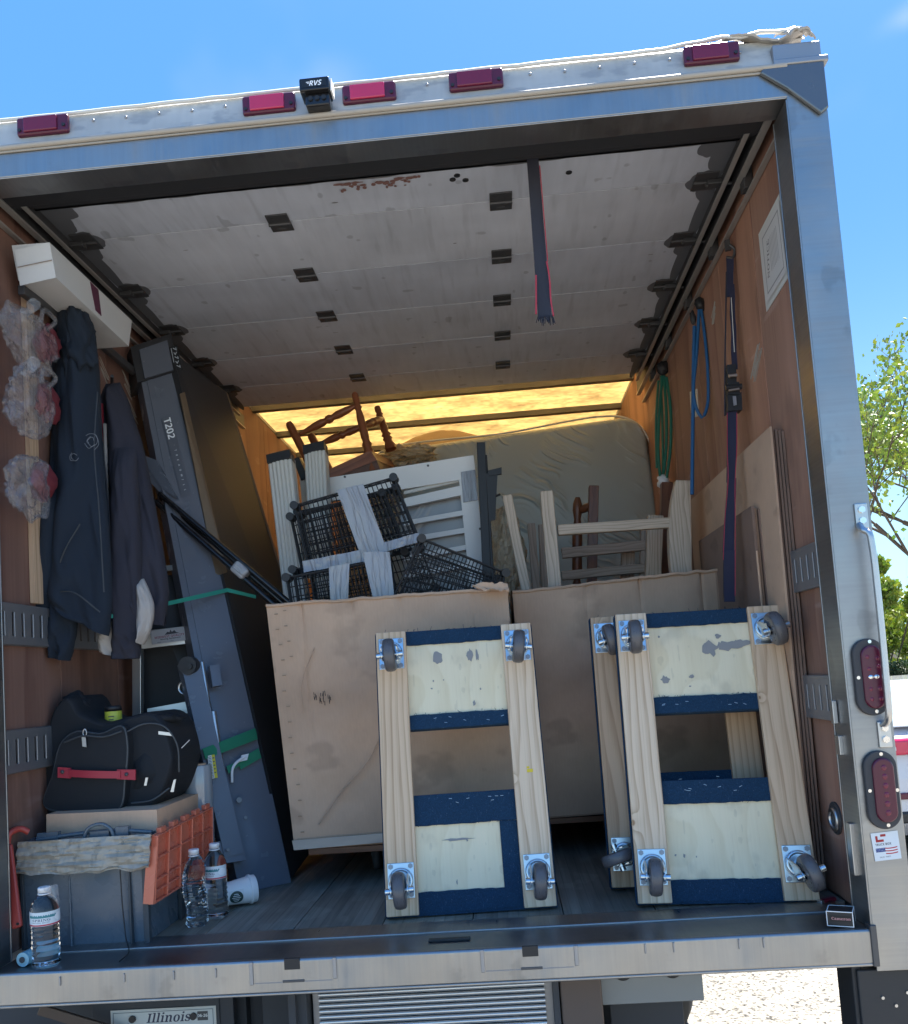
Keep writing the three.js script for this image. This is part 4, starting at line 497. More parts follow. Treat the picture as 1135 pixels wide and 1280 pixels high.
{
  const t = thing('wire_shelf_stack', 'stack of black wire shelves on edge bound with white stretch film in left carton', 'wire shelf');
  for (const dz of [0, -0.11]) wireShelf(t, [[-0.4786, 1.3745, -0.98], [-0.095, 1.4509, -0.98], [-0.0137, 1.2095, -0.98], [-0.4422, 1.1485, -0.98]].map((p) => [p[0] + dz * 0.06, p[1] + 0.1 * dz, p[2] + dz]), 22, 7);
  wireShelf(t, [[-0.5153, 1.3488, -1.06], [-0.1513, 1.4138, -1.06], [-0.0794, 1.1773, -1.06], [-0.4805, 1.1271, -1.06]], 24, 6);
  wireShelf(t, [[-0.5044, 1.3816, -1.14], [-0.1036, 1.4394, -1.14], [0.0251, 1.0381, -1.14], [-0.4438, 0.978, -1.14]], 26, 9);
  wireShelf(t, [[-0.5044, 1.0928, -0.9], [-0.1522, 1.1311, -0.9], [-0.1219, 0.8649, -0.9], [-0.4772, 0.8317, -0.9]], 24, 7);
  wireShelf(t, [[-0.4981, 1.1314, -0.98], [-0.131, 1.1702, -0.98], [-0.1062, 0.8974, -0.98], [-0.4703, 0.8635, -0.98]], 24, 7);
  const film = (p, nu, sd) => sheet(p, nu, 20, (u, v) => 0.010 * (fbm(u, v, 9, 2, 3, sd) - 0.5) + 0.004, 0.003);
  part(t, 'stretch_film', [film([[-0.309, 1.414, -0.955], [-0.2079, 1.4301, -0.955], [-0.1207, 1.1262, -0.95], [-0.2227, 1.125, -0.95]], 10, 3), film([[-0.4542, 1.1553, -0.955], [-0.2222, 1.182, -0.95], [-0.219, 1.1367, -0.95], [-0.4494, 1.1122, -0.95]], 14, 5), film([[-0.1618, 1.1992, -0.955], [-0.0099, 1.2295, -0.955], [-0.0148, 1.193, -0.95], [-0.1634, 1.1625, -0.95]], 12, 7), film([[-0.3413, 1.1165, -0.88], [-0.2642, 1.1254, -0.88], [-0.2807, 0.9481, -0.88], [-0.342, 0.9525, -0.88]], 8, 9), film([[-0.2117, 1.1597, -0.86], [-0.1143, 1.1536, -0.87], [-0.1037, 0.9338, -0.86], [-0.1758, 0.939, -0.86]], 8, 11)], mat.wrapFilm);
  settle(t);
  const l = thing('loose_wire_shelf', 'loose black wire shelf lying slanted at right edge of left carton', 'wire shelf');
  wireShelf(l, [[0.0076, 1.1893, -0.84], [0.2986, 1.0499, -0.9], [0.2458, 0.8821, -0.9], [-0.1129, 0.9761, -0.84]], 24, 8);
  wireShelf(l, [[-0.0228, 1.1594, -0.92], [0.2679, 1.0353, -0.96], [0.2266, 0.8723, -0.96], [-0.1071, 0.9529, -0.92]], 24, 8);
  settle(l);
}
{ // white bed headboard
  const t = thing('white_headboard', 'white painted headboard frame with slatted panel standing behind the wire shelves', 'bed frame'), z = -1.5, D = 0.035;
  const q = (pts, zz, th) => slab(pts, th);
  part(t, 'top_rail', q([[-0.4614, 1.5946, -1.5], [0.1312, 1.6382, -1.5], [0.1313, 1.5388, -1.5], [-0.4567, 1.4907, -1.5]], z, D), mat.white);
  part(t, 'post', [q([[0.1279, 1.6372, -1.495], [0.2016, 1.6417, -1.495], [0.2234, 0.9713, -1.495], [0.148, 0.9769, -1.495]], z, 0.085)], mat.white);
  part(t, 'post_film', [q([[0.1412, 1.5706, -1.488], [0.2043, 1.576, -1.488], [0.2052, 1.442, -1.488], [0.1423, 1.4365, -1.488]], z, 0.004)], mat.wrapFilm);
  for (const [ya, yb, za, h, d] of [[604, 588, -1.505, 7, 0.012], [613, 596, -1.512, 3, 0.01], [625, 606, -1.497, 11, 0.03], [651, 637, -1.505, 6, 0.02], [673, 659, -1.505, 6, 0.02], [694, 680, -1.505, 6, 0.02], [716, 702, -1.505, 6, 0.02]]) {
    const f = { '604': [[-0.1109, 1.5455, -1.505], [0.148, 1.5811, -1.505], [0.1498, 1.5561, -1.505], [-0.1125, 1.5207, -1.505]], '613': [[-0.1139, 1.5117, -1.512], [0.1456, 1.5509, -1.512], [0.1481, 1.5365, -1.512], [-0.1148, 1.4975, -1.512]], '625': [[-0.1144, 1.4767, -1.497], [0.1508, 1.5153, -1.497], [0.1479, 1.4731, -1.497], [-0.1169, 1.4379, -1.497]], '651': [[-0.1216, 1.3797, -1.505], [0.1534, 1.4072, -1.505], [0.1554, 1.3859, -1.505], [-0.123, 1.3586, -1.505]], '673': [[-0.1263, 1.3059, -1.505], [0.1549, 1.3296, -1.505], [0.1569, 1.3084, -1.505], [-0.1279, 1.2814, -1.505]], '694': [[-0.1315, 1.2254, -1.505], [0.1602, 1.2555, -1.505], [0.1587, 1.2346, -1.505], [-0.1329, 1.2044, -1.505]], '716': [[-0.1365, 1.1486, -1.505], [0.1617, 1.1784, -1.505], [0.1603, 1.1576, -1.505], [-0.1378, 1.1277, -1.505]] }[ya];
    part(t, 'slat', slab(f, d), ya === 613 ? mat.offwhite : mat.white);
  }
  part(t, 'back_board', slab([[-0.1382, 1.4703, -1.545], [0.1618, 1.5033, -1.545], [0.1532, 0.9802, -1.545], [-0.1494, 0.9671, -1.545]], 0.012), mat.filmBack = M([0.30, 0.30, 0.31], 0.3, { phys: 1, bumpMap: T.folds, bumpScale: 0.03, clearcoat: 0.4 }));
  part(t, 'screw', [[-0.3684, 1.5934, -1.497], [-0.0001, 1.6128, -1.497], [0.2066, 1.3162, -1.491]].map((c) => noIdx(new THREE.CylinderGeometry(0.005, 0.005, 0.004, 10)).rotateX(Math.PI / 2).translate(...c)), mat.darkSteel);
  settle(t);
}
function flutedPost(label, tl, tr, br, bl, n) {
  const t = thing('fluted_post', label, 'bed post', 'fluted white bed posts'), a = V(tl), b = V(tr), c = V(br), d = V(bl), g = [];
  for (let k = 0; k < n; k++) { const u = (k + 0.5) / n, P = a.clone().lerp(b, u), Q = d.clone().lerp(c, u), arc = 0.022 * Math.cos((u - 0.5) * 2.2); P.z += arc; Q.z += arc; g.push(rod(P, Q, a.distanceTo(b) / n * 0.56, 8)); }
  part(t, 'flutes', [...g, slab([a, b, c, d], 0.05)], mat.offwhite);
  const up = a.clone().sub(d).setLength(0.022), f = (P, e) => P.clone().add(e);
  const z = V([0, 0, 0.035]); part(t, 'cap', [slab([f(f(a, up), z), f(f(b, up), z), f(f(b, up.clone().multiplyScalar(-0.7)), z), f(f(a, up.clone().multiplyScalar(-0.7)), z)], 0.075)], mat.black);
  return settle(t);
}
flutedPost('leftmost fluted white bed post with black cap, leaning out of left carton', [-0.6509, 1.6368, -1.3], [-0.5515, 1.6523, -1.3], [-0.4975, 1.0022, -1.2], [-0.5859, 0.9926, -1.2], 6);
flutedPost('taller fluted white bed post with black cap next to the upturned chair', [-0.5226, 1.6976, -1.42], [-0.4309, 1.711, -1.42], [-0.4178, 1.0552, -1.32], [-0.499, 1.0446, -1.32], 6);
{ const t = thing('capped_slat', 'short white slat with slanted black cap between the two fluted posts', 'bed slat'); part(t, 'slat', slab([[-0.5972, 1.6548, -1.62], [-0.556, 1.6662, -1.62], [-0.5245, 1.1778, -1.6], [-0.5759, 1.1673, -1.6]], 0.03), mat.offwhite); part(t, 'cap', slab([[-0.6183, 1.7183, -1.6], [-0.592, 1.7272, -1.6], [-0.5534, 1.6319, -1.6], [-0.587, 1.62, -1.6]], 0.05), mat.black); settle(t); }
{ // black steel bed rail
  const t = thing('bed_rail', 'black steel bed rail bracket standing right of the white headboard', 'bed rail');
  part(t, 'rail', [bar([0.2379, 1.6701, -1.4], [0.2205, 0.9463, -1.38], 0.036, 0.012), bar([0.2505, 1.6152, -1.42], [0.2402, 0.9463, -1.4], 0.02, 0.04)], mat.black);
  part(t, 'bracket', [slab([[0.2453, 1.5324, -1.39], [0.2996, 1.5348, -1.39], [0.2748, 1.3316, -1.39], [0.2442, 1.3272, -1.39]], 0.006), slab([[0.2598, 1.5438, -1.385], [0.3178, 1.5527, -1.385], [0.3159, 1.5254, -1.385], [0.2614, 1.5196, -1.385]], 0.02), rod([0.2855, 1.4331, -1.39], [0.3027, 1.4365, -1.38], 0.005)], mat.black);
  settle(t);
}
{ // upturned turned-leg chair on top of the load
  const t = thing('upturned_chair', 'reddish brown turned-leg wooden chair lying upside down on top of the load', 'chair');
  const leg = [[0.010, 0], [0.016, 0.02], [0.018, 0.1], [0.014, 0.16], [0.021, 0.19], [0.014, 0.22], [0.019, 0.3], [0.021, 0.55], [0.018, 0.62], [0.027, 0.66], [0.018, 0.70], [0.027, 0.75], [0.020, 0.80], [0.025, 0.86], [0.030, 0.9], [0.030, 1]];
  const str = [[0.010, 0], [0.012, 0.1], [0.020, 0.28], [0.021, 0.40], [0.015, 0.46], [0.022, 0.49], [0.022, 0.54], [0.015, 0.58], [0.021, 0.66], [0.019, 0.82], [0.011, 0.95], [0.010, 1]];
  part(t, 'leg', turned([-0.3778, 2.1291, -1.98], [-0.2997, 1.7095, -1.93], leg), mat.redWood); part(t, 'leg', turned([-0.3087, 2.1465, -2.28], [-0.2432, 1.8989, -2.25], leg), mat.redWood);
  part(t, 'leg', turned([-0.7256, 2.0158, -2.02], [-0.5917, 1.7303, -1.95], [[0.016, 0], [0.020, 0.05], [0.022, 1]]), mat.redWood); part(t, 'leg', turned([-0.6734, 2.0255, -2.28], [-0.5534, 1.7618, -2.25], [[0.016, 0], [0.021, 0.05], [0.023, 1]]), mat.redWood);
  part(t, 'stretcher', turned([-0.6759, 1.9539, -2.02], [-0.364, 2.0636, -1.97], str), mat.redWood); part(t, 'stretcher', turned([-0.6296, 1.96, -2.26], [-0.3776, 2.0366, -2.24], str), mat.redWood); part(t, 'stretcher', turned([-0.3511, 1.9615, -2], [-0.2804, 2.0729, -2.26], str), mat.redWood);
  part(t, 'seat', [slab([[-0.5256, 1.7292, -1.9], [-0.3046, 1.8098, -1.9], [-0.2763, 1.7599, -1.9], [-0.5127, 1.6806, -1.9]], 0.42, 'x', [0.12, 0.12, -1])], mat.redWood);
  part(t, 'seat_pad', [slab([[-0.5169, 1.6939, -1.905], [-0.2804, 1.7694, -1.905], [-0.248, 1.66, -1.905], [-0.5007, 1.6333, -1.905]], 0.40, 'x', [0.12, 0.10, -1])], mat.darkWood);
  settle(t);
}

// ================================================================ mattress and sofa at the back
{
  const t = thing('mattress', 'grey-green mattress in clear plastic standing upright across the back of the load', 'mattress');
  const sh = new THREE.Shape(), w = 1.54, h = 1.10, r = 0.10; sh.moveTo(-w / 2 + r, -h / 2); sh.lineTo(w / 2 - r, -h / 2); sh.absarc(w / 2 - r, -h / 2 + r, r, -Math.PI / 2, 0); sh.lineTo(w / 2, h / 2 - r); sh.absarc(w / 2 - r, h / 2 - r, r, 0, Math.PI / 2); sh.lineTo(-w / 2 + r, h / 2); sh.absarc(-w / 2 + r, h / 2 - r, r, Math.PI / 2, Math.PI); sh.lineTo(-w / 2, -h / 2 + r); sh.absarc(-w / 2 + r, -h / 2 + r, r, Math.PI, Math.PI * 1.5);
  const g = uvBox(new THREE.ExtrudeGeometry(sh, { depth: 0.20, bevelEnabled: true, bevelSize: 0.03, bevelThickness: 0.04, bevelSegments: 5, curveSegments: 12 }));
  const m = part(t, 'wrapped_body', g, mat.mattress); m.rotation.z = -0.0; m.position.set(0, h / 2, 0);
  const fold = []; for (let k = 0; k < 0; k++) { const c = hash(k, 9, 7) > 0.45, x = c ? w / 2 - 0.06 - 0.5 * hash(k, 1, 7) : -0.6 + 1.2 * hash(k, 1, 7), y = c ? h - 0.05 - 0.5 * hash(k, 2, 7) : 0.5 + 0.5 * hash(k, 2, 7), a = -0.9 - 0.9 * hash(k, 3, 7), l = 0.05 + 0.14 * hash(k, 4, 7); fold.push(tube([[x, y, 0.239], [x + Math.cos(a) * l * 0.5 + 0.01, y + Math.sin(a) * l * 0.5, 0.241], [x + Math.cos(a) * l, y + Math.sin(a) * l, 0.239]], 0.0015 + 0.002 * hash(k, 5, 7), 8, 5)); }
  part(t, 'piping', tube([[-w / 2, h - 0.06, 0.225], [-w / 2 + 0.08, h + 0.026, 0.225], [0, h + 0.032, 0.225], [w / 2 - 0.08, h + 0.026, 0.225], [w / 2 + 0.028, h - 0.09, 0.225], [w / 2 + 0.03, 0.3, 0.225]], 0.006, 80, 6), mat.offwhite);
  t.position.set(0.412, 0.905, -2.84); t.rotation.z = 0.058;
  const c = single('crumpled_plastic', 'crumpled clear plastic sheet bunched on the mattress corner by the chair', 'plastic sheet', [lump([-0.1673, 1.9084, -2.45], 0.15, 0.055, 0.14, 0.5, 31, 3, 28)], mat.plasticGold);
  const s = thing('sofa', 'rounded brown sofa back rising behind the mattress', 'sofa');
  part(s, 'back_cushion', [lump([-0.02, 1.955, -3.15], 0.42, 0.27, 0.22, 0.06, 8, 1.5, 24)], mat.sofa);
  part(s, 'base', [box(1.6, 1.0, 0.7, 0.1, 1.32, -3.3, null, 0.08)], mat.sofa); settle(s);
  const b = thing('dresser', 'plain dark wooden dresser carrying the mattress behind the cartons', 'dresser');
  part(b, 'case', [span(-0.55, 1.1, 0.002, 0.94, -3.4, -2.35, 'x', 0.004)], mat.darkWood); part(b, 'drawer_front', [span(-0.5, 0.26, 0.5, 0.9, -2.349, -2.335), span(0.3, 1.05, 0.5, 0.9, -2.349, -2.335)], mat.darkWood); settle(b);
}

// ================================================================ oak pieces in the right carton
{
  const t = thing('oak_table_frame', 'pale oak table frame upside down, its legs and stretchers rising from right carton', 'table');
  const leg = (a, b, w, d, name = 'leg', m = mat.oak) => part(t, name, bar(a, b, w, d, [0, 0, 1], 0.004), m);
  leg([0.4871, 1.3984, -1.22], [0.4886, 0.9776, -1.2], 0.052, 0.05); leg([0.331, 1.4111, -1.3], [0.3833, 0.9762, -1.28], 0.040, 0.045);
  { const sh = new THREE.Shape(); sh.moveTo(-0.03, 0); sh.lineTo(0.04, 0.0); sh.quadraticCurveTo(0.052, 0.20, 0.070, 0.42); sh.lineTo(0.018, 0.425); sh.quadraticCurveTo(-0.045, 0.26, -0.03, 0); const g = uvBox(new THREE.ExtrudeGeometry(sh, { depth: 0.045, bevelEnabled: true, bevelSize: 0.003, bevelThickness: 0.003, bevelSegments: 1, curveSegments: 10 }), 'y'); const p = part(t, 'leg', g, mat.oak); p.position.set(0.985, 0.975, -1.26); }
  leg([0.5196, 1.2403, -1.22], [1.0001, 1.2381, -1.24], 0.042, 0.03, 'stretcher');
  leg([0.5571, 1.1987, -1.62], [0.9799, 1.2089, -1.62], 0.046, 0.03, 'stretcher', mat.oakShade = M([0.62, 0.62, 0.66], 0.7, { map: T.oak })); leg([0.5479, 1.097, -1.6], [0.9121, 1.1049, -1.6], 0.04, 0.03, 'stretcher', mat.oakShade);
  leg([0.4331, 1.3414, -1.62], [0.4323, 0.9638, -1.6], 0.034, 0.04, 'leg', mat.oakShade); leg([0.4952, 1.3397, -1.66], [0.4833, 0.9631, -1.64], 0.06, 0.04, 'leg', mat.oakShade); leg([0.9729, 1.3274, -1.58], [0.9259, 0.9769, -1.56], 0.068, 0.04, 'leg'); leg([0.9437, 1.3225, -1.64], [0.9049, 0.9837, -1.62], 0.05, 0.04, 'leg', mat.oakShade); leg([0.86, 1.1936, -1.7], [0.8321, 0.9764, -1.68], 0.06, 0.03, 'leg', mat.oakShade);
  settle(t);
  const d = thing('dark_chair', 'dark brown wooden chair legs upright behind the pale oak frame', 'chair');
  part(d, 'leg', bar([0.7468, 1.5333, -1.84], [0.6878, 0.9615, -1.82], 0.045, 0.045), mat.darkWood); part(d, 'leg', turned([0.6738, 1.4978, -1.9], [0.6268, 0.9704, -1.88], [[0.012, 0], [0.022, 0.06], [0.024, 0.12], [0.016, 0.2], [0.024, 0.3], [0.024, 0.7], [0.016, 0.75], [0.024, 0.8], [0.02, 1]]), mat.darkWood);
  part(d, 'leg', bar([1.0848, 1.5209, -1.84], [1.0246, 0.9925, -1.82], 0.05, 0.05), mat.darkWood); part(d, 'stretcher', turned([0.6683, 1.4286, -1.9], [0.7401, 1.4499, -1.84], [[0.012, 0], [0.02, 0.4], [0.02, 0.6], [0.012, 1]]), mat.darkWood);
  settle(d);
  const c = single('wrapped_bundle', 'bundle in brown-striped plastic tucked between the bed rail and oak leg', 'bundle', [lump([0.3116, 1.2428, -1.75], 0.09, 0.20, 0.1, 0.35, 61, 2.4)], mat.plasticGold);
}

// ================================================================ left side: treadmill, hand truck, poles
{
  const t = thing('folded_treadmill', 'folded grey treadmill stood upright against the left wall, T202 on its rail', 'treadmill');
  const rail = [[-1.1214, 2.1032, -1.1], [-1.0253, 2.1764, -1.1987], [-0.5443, 0.0005, -0.868], [-0.6886, 0.0023, -0.756]];
  part(t, 'frame_rail', slab(rail, 0.07), mat.treadmill);
  part(t, 'rail_ridge', slab([[-1.0995, 2.0915, -1.1094], [-1.0829, 2.1029, -1.1261], [-0.6422, 0.0027, -0.7884], [-0.6651, 0.0028, -0.7706]], 0.004), mat.treadmill);
  part(t, 'roller_cap', [slab([[-1.1274, 2.0874, -1.0745], [-1.0054, 2.1821, -1.2004], [-0.9744, 2.0156, -1.1705], [-1.094, 1.9318, -1.0501]], 0.11)], mat.treadDark);
  part(t, 'cap_face', [slab([[-1.0978, 2.0802, -1.0887], [-1.0141, 2.1458, -1.1753], [-0.985, 2.0107, -1.1541], [-1.0714, 1.9521, -1.0678]], 0.01)], mat.treadmill);
  part(t, 'foot_cap', [slab([[-0.7573, 0.3146, -0.7985], [-0.6043, 0.3116, -0.9169], [-0.5384, 0.0029, -0.8681], [-0.6873, 0.0006, -0.7513]], 0.074)], mat.treadmill);
  part(t, 'running_deck', slab([[-0.9909, 2.091, -1.17], [-0.951, 2.1016, -1.74], [-0.4801, 0.1641, -1.74], [-0.5459, 0.01, -0.9]], 0.05, null, [-0.25, 0, -0.05]), mat.treadDark);
  part(t, 'deck_edge', [slab([[-0.9922, 2.1408, -1.73], [-0.9466, 2.1005, -1.75], [-0.4673, 0.1619, -1.75], [-0.5094, 0.1658, -1.74]], 0.03)], mat.bronze);
  part(t, 'rail_highlight', [slab([[-0.9543, 1.9, -1.13], [-0.9414, 1.912, -1.15], [-0.7746, 1.1525, -1.06], [-0.8096, 1.1361, -1.03]], 0.006)], mat.bronze);  // bronze strip stands in for the lit highlight on the metal side rail
  part(t, 'lettering', decal([[-0.9847, 1.8024, -1.1038], [-0.9049, 1.4681, -1.0576], [-0.9313, 1.4557, -1.033], [-1.0134, 1.7834, -1.0753]], 0.0012), M([1, 1, 1], 0.5, { map: print(1024, 128, (x, w, h) => { x.fillStyle = '#585c66'; x.fillRect(0, 0, w, h); x.fillStyle = '#eef1f4'; x.font = 'bold 126px sans-serif'; x.fillText('T202', 8, 108); x.font = '34px sans-serif'; '·TREADMILL'.split('').forEach((c, i) => x.fillText(c, 368 + i * 64, 70)); x.fillText('▴', 985, 110); }) }));
  part(t, 'maker_mark', decal([[-0.9814, 2.1259, -1.193], [-0.9567, 2.0162, -1.1767], [-0.9842, 2.0028, -1.1509], [-1.0064, 2.1123, -1.1691]], 0.0012), M([1, 1, 1], 0.5, { map: print(256, 96, (x, w, h) => { x.fillStyle = '#1c1e22'; x.fillRect(0, 0, w, h); x.strokeStyle = '#aeb6bf'; x.lineWidth = 9; for (let i = 0; i < 5; i++) { x.beginPath(); x.moveTo(20 + i * 46, 18); x.lineTo(44 + i * 46, 18 + (i % 2) * 22); x.lineTo(20 + i * 46, 52); x.stroke(); } x.fillStyle = '#aeb6bf'; x.fillRect(18, 70, 150, 8); }) }));
  part(t, 'handle_arm', [slab([[-1.0848, 1.6344, -1], [-1.0134, 1.6001, -1], [-0.9413, 1.4467, -1], [-0.9933, 1.4822, -1]], 0.035), bar([-1.0851, 1.6046, -1.02], [-0.9735, 1.466, -1.02], 0.045, 0.03)], mat.treadmill);
  part(t, 'upright', slab([[-0.8679, 0.8048, -0.7783], [-0.8166, 0.8161, -0.822], [-0.6633, 0.1386, -0.7414], [-0.7165, 0.1343, -0.6985]], 0.045), mat.treadmill);
  part(t, 'pivot', [noIdx(new THREE.CylinderGeometry(0.032, 0.032, 0.05, 20)).rotateX(Math.PI / 2).translate(...[-0.8444, 0.792, -0.7991]), noIdx(new THREE.CylinderGeometry(0.010, 0.010, 0.012, 12)).rotateX(Math.PI / 2).translate(...[-0.833, 0.7882, -0.7675])], mat.treadDark);
  part(t, 'knob', noIdx(new THREE.TorusGeometry(0.022, 0.006, 8, 20)).translate(...[-0.8685, 0.7141, -0.8074]), mat.plainSteel);
  parts(t, 'gas_strut', [rod([-0.818, 0.8022, -0.8491], [-0.7439, 0.3777, -0.7758], 0.009), rod([-0.7766, 0.6222, -0.8231], [-0.7276, 0.3171, -0.7688], 0.013)], mat.alu);
  part(t, 'bracket', [slab([[-0.7941, 0.7891, -0.8635], [-0.7662, 0.7932, -0.8867], [-0.7532, 0.7167, -0.872], [-0.7811, 0.7132, -0.8491]], 0.02), slab([[-0.7404, 0.1878, -0.7038], [-0.6783, 0.1912, -0.7534], [-0.6572, 0.1134, -0.7446], [-0.7283, 0.1156, -0.6898]], 0.05), rod([-0.712, 0.1559, -0.7222], [-0.7038, 0.1604, -0.6973], 0.006), rod([-0.703, 0.3051, -0.843], [-0.6966, 0.3076, -0.8226], 0.010), rod([-0.6819, 0.2427, -0.8392], [-0.6782, 0.2445, -0.827], 0.006)], mat.treadmill);
  part(t, 'warning_label', decal([[-0.7751, 0.4744, -0.7396], [-0.7552, 0.4771, -0.756], [-0.7428, 0.3982, -0.7414], [-0.7626, 0.3959, -0.7252]], 0.0015), M([1, 1, 1], 0.5, { map: print(128, 256, (x, w, h) => { x.fillStyle = '#cfd3cf'; x.fillRect(0, 0, w, h); x.fillStyle = '#c9bb2c'; x.fillRect(74, 0, 54, h); x.fillStyle = '#40485a'; for (let i = 0; i < 14; i++) x.fillRect(10, 14 + i * 17, 52, 7); for (let i = 0; i < 5; i++) x.fillRect(84, 30 + i * 40, 30, 12); }) }));
  settle(t);
  const g1 = single('green_tie_strap', 'thin teal strap stretched from the jackets across the treadmill rail', 'strap', [sheet([[-0.9887, 0.9654, -0.5], [-0.7703, 1.0874, -1.0365], [-0.7671, 1.0714, -1.0338], [-0.9865, 0.9523, -0.5]], 20, 1, null, 0.002), sheet([[-0.7699, 1.0872, -1.0354], [-0.6775, 1.0583, -1.1], [-0.6782, 1.0457, -1.1], [-0.7667, 1.0713, -1.0327]], 6, 1, null, 0.002)], mat.tealStrap);
  const g2 = thing('green_webbing', 'green webbing strap with frayed pale end tied around the treadmill upright', 'strap');
  part(g2, 'upper_band', [sheet([[-0.7883, 0.5005, -0.7326], [-0.6606, 0.5507, -0.94], [-0.6519, 0.5097, -0.9335], [-0.7776, 0.4646, -0.7292]], 12, 2, (u, v) => 0.002 * Math.sin(v * 3), 0.003)], mat.greenStrap);
  parts(g2, 'lower_band', [sheet([[-0.708, 0.4416, -0.8625], [-0.649, 0.4779, -0.9281], [-0.6381, 0.4426, -0.9251], [-0.6973, 0.4098, -0.8605]], 8, 2, null, 0.003), sheet([[-0.7387, 0.4271, -0.8286], [-0.7043, 0.4416, -0.8601], [-0.699, 0.4271, -0.8595], [-0.7306, 0.4015, -0.8266]], 6, 2, null, 0.003)], mat.greenStrap);
  part(g2, 'frayed_tail', [tube([[-0.6782, 0.4549, -0.8822], [-0.7011, 0.4424, -0.8498], [-0.7171, 0.4197, -0.8325], [-0.7226, 0.3694, -0.8329]], 0.0055, 20, 6), slab([[-0.6931, 0.4604, -0.8645], [-0.6718, 0.4632, -0.882], [-0.6758, 0.4415, -0.8719], [-0.6969, 0.4388, -0.8545]], 0.004)], mat.cap);
  settle(g2);
  const p = thing('pole_bundle', 'two black glossy poles taped together slanting from the wall into the left carton', 'poles');
  for (const [a, b] of [[[-1.0026, 1.4653, -0.99], [-0.4906, 0.9801, -0.99]], [[-1.0236, 1.4378, -1], [-0.5136, 0.94, -1]], [[-1.0087, 1.4562, -1.02], [-0.5048, 0.965, -1.02]]]) { const q = part(p, 'pole', [rod(a, b, 0.0105, 12)], mat.blackGloss); }
  part(p, 'tape_wrap', [bar([-0.7265, 1.1695, -1], [-0.6793, 1.123, -1], 0.05, 0.055, [0, 0, 1], 0.012)], mat.wrapFilm); settle(p);
  const h = thing('hand_truck', 'aluminium hand truck standing behind the tool bag, printed crossbar at its top', 'hand truck');
  part(h, 'side_rail', bar([-1.0693, 1.3897, -0.94], [-1.112, 0.2867, -0.94], 0.034, 0.03), mat.alu); part(h, 'side_rail', bar([-0.9064, 1.3813, -1.14], [-0.7736, 0.287, -1], 0.034, 0.03), mat.alu);
  part(h, 'crossbar', slab([[-1.0673, 0.9364, -0.92], [-0.8387, 0.9502, -0.98], [-0.8295, 0.886, -0.98], [-1.067, 0.8709, -0.92]], 0.03), mat.alu); part(h, 'crossbar', slab([[-1.0593, 0.648, -0.93], [-0.8765, 0.6697, -0.98], [-0.8724, 0.6276, -0.98], [-1.0612, 0.6039, -0.93]], 0.03), mat.alu); part(h, 'crossbar', slab([[-1.0201, 1.1833, -0.98], [-0.8905, 1.1882, -1], [-0.8915, 1.1667, -1], [-1.0209, 1.1649, -0.98]], 0.02), mat.alu);
  part(h, 'back_plate', slab([[-1.0921, 1.1574, -1.03], [-0.8962, 1.1568, -1.1], [-0.7861, 0.2849, -1.02], [-1.1122, 0.2792, -0.99]], 0.02), mat.treadDark);
  part(h, 'printed_label', decal([[-1.0301, 0.9337, -0.918], [-0.8918, 0.9466, -0.956], [-0.885, 0.895, -0.956], [-1.0262, 0.8828, -0.918]], 0.001), M([1, 1, 1], 0.4, { map: print(512, 192, (x, w, h) => { x.fillStyle = '#9a9ca2'; x.fillRect(0, 0, w, h); x.fillStyle = '#2b2d38'; x.beginPath(); x.moveTo(170, 78); x.lineTo(210, 40); x.lineTo(235, 52); x.lineTo(250, 14); x.lineTo(266, 50); x.lineTo(300, 30); x.lineTo(320, 62); x.lineTo(360, 78); x.fill(); x.fillStyle = '#7a3a50'; x.font = 'bold 42px sans-serif'; x.fillText('MIDWEST QUALITY', 40, 118); x.fillStyle = '#2b2d38'; x.font = 'bold 28px sans-serif'; x.fillText('Moving Equipment', 110, 146); x.font = '20px sans-serif'; x.fillText('www.····················.com', 70, 178); }) }));
  settle(h);
}
// long white box on its wall bracket
{
  const t = thing('long_white_box', 'long white cardboard box lying on the bracket at the top of the left wall', 'box');
  const A = [[-1, 2.0723, -0.2109], [-1, 2.0693, -0.7949], [-1, 1.9581, -0.7571], [-1, 1.9772, -0.2424]];
  part(t, 'side', slab([A[0], A[1], A[2], A[3]], 0.118, null, [-1, 0.02, 0]), mat.whiteBox = M([0.60, 0.59, 0.58], 0.7, { bumpMap: T.cardBump, bumpScale: 0.004 }));
  part(t, 'printed_band', slab([[-0.998, 2.0674, -0.4668], [-0.998, 2.0657, -0.5237], [-0.998, 1.981, -0.5403], [-0.998, 1.9833, -0.4998]], 0.002, null, [-1, 0, 0]), M([0.10, 0.02, 0.05], 0.6));
  part(t, 'end_flap', slab([[-1.1065, 2.0574, -0.205], [-0.999, 2.0712, -0.209], [-0.9968, 1.9739, -0.236], [-1.1065, 1.9566, -0.23]], 0.004), mat.whiteBox);
  part(t, 'end_seam', [rod([-1.1033, 2.0064, -0.214], [-0.9986, 2.0211, -0.219], 0.0012, 5)], mat.cardEdge);
  settle(t);
  const b = thing('wall_bracket', 'dark load bar fixed along the left wall under the long white box', 'bar');
  part(b, 'bar', [bar([-1.12, 1.9581, -0.2583], [-1.12, 1.9711, -0.6633], 0.022, 0.03), bar([-1.12, 1.995, -0.6651], [-1.12, 1.9857, -1.163], 0.020, 0.03)], mat.darkSteel); parts(b, 'hook', [rod([-1.08, 2.0075, -0.4743], [-1.14, 2.0013, -0.5911], 0.006), rod([-1.08, 1.8658, -0.7876], [-1.14, 1.8536, -0.9173], 0.006)], mat.darkSteel); settle(b);
  part(truck.getObjectByName('side_wall'), 'batten', [span(-1.159, -1.142, 1.0, 2.05, -0.375, -0.325, 'y')], mat.pineC);
}
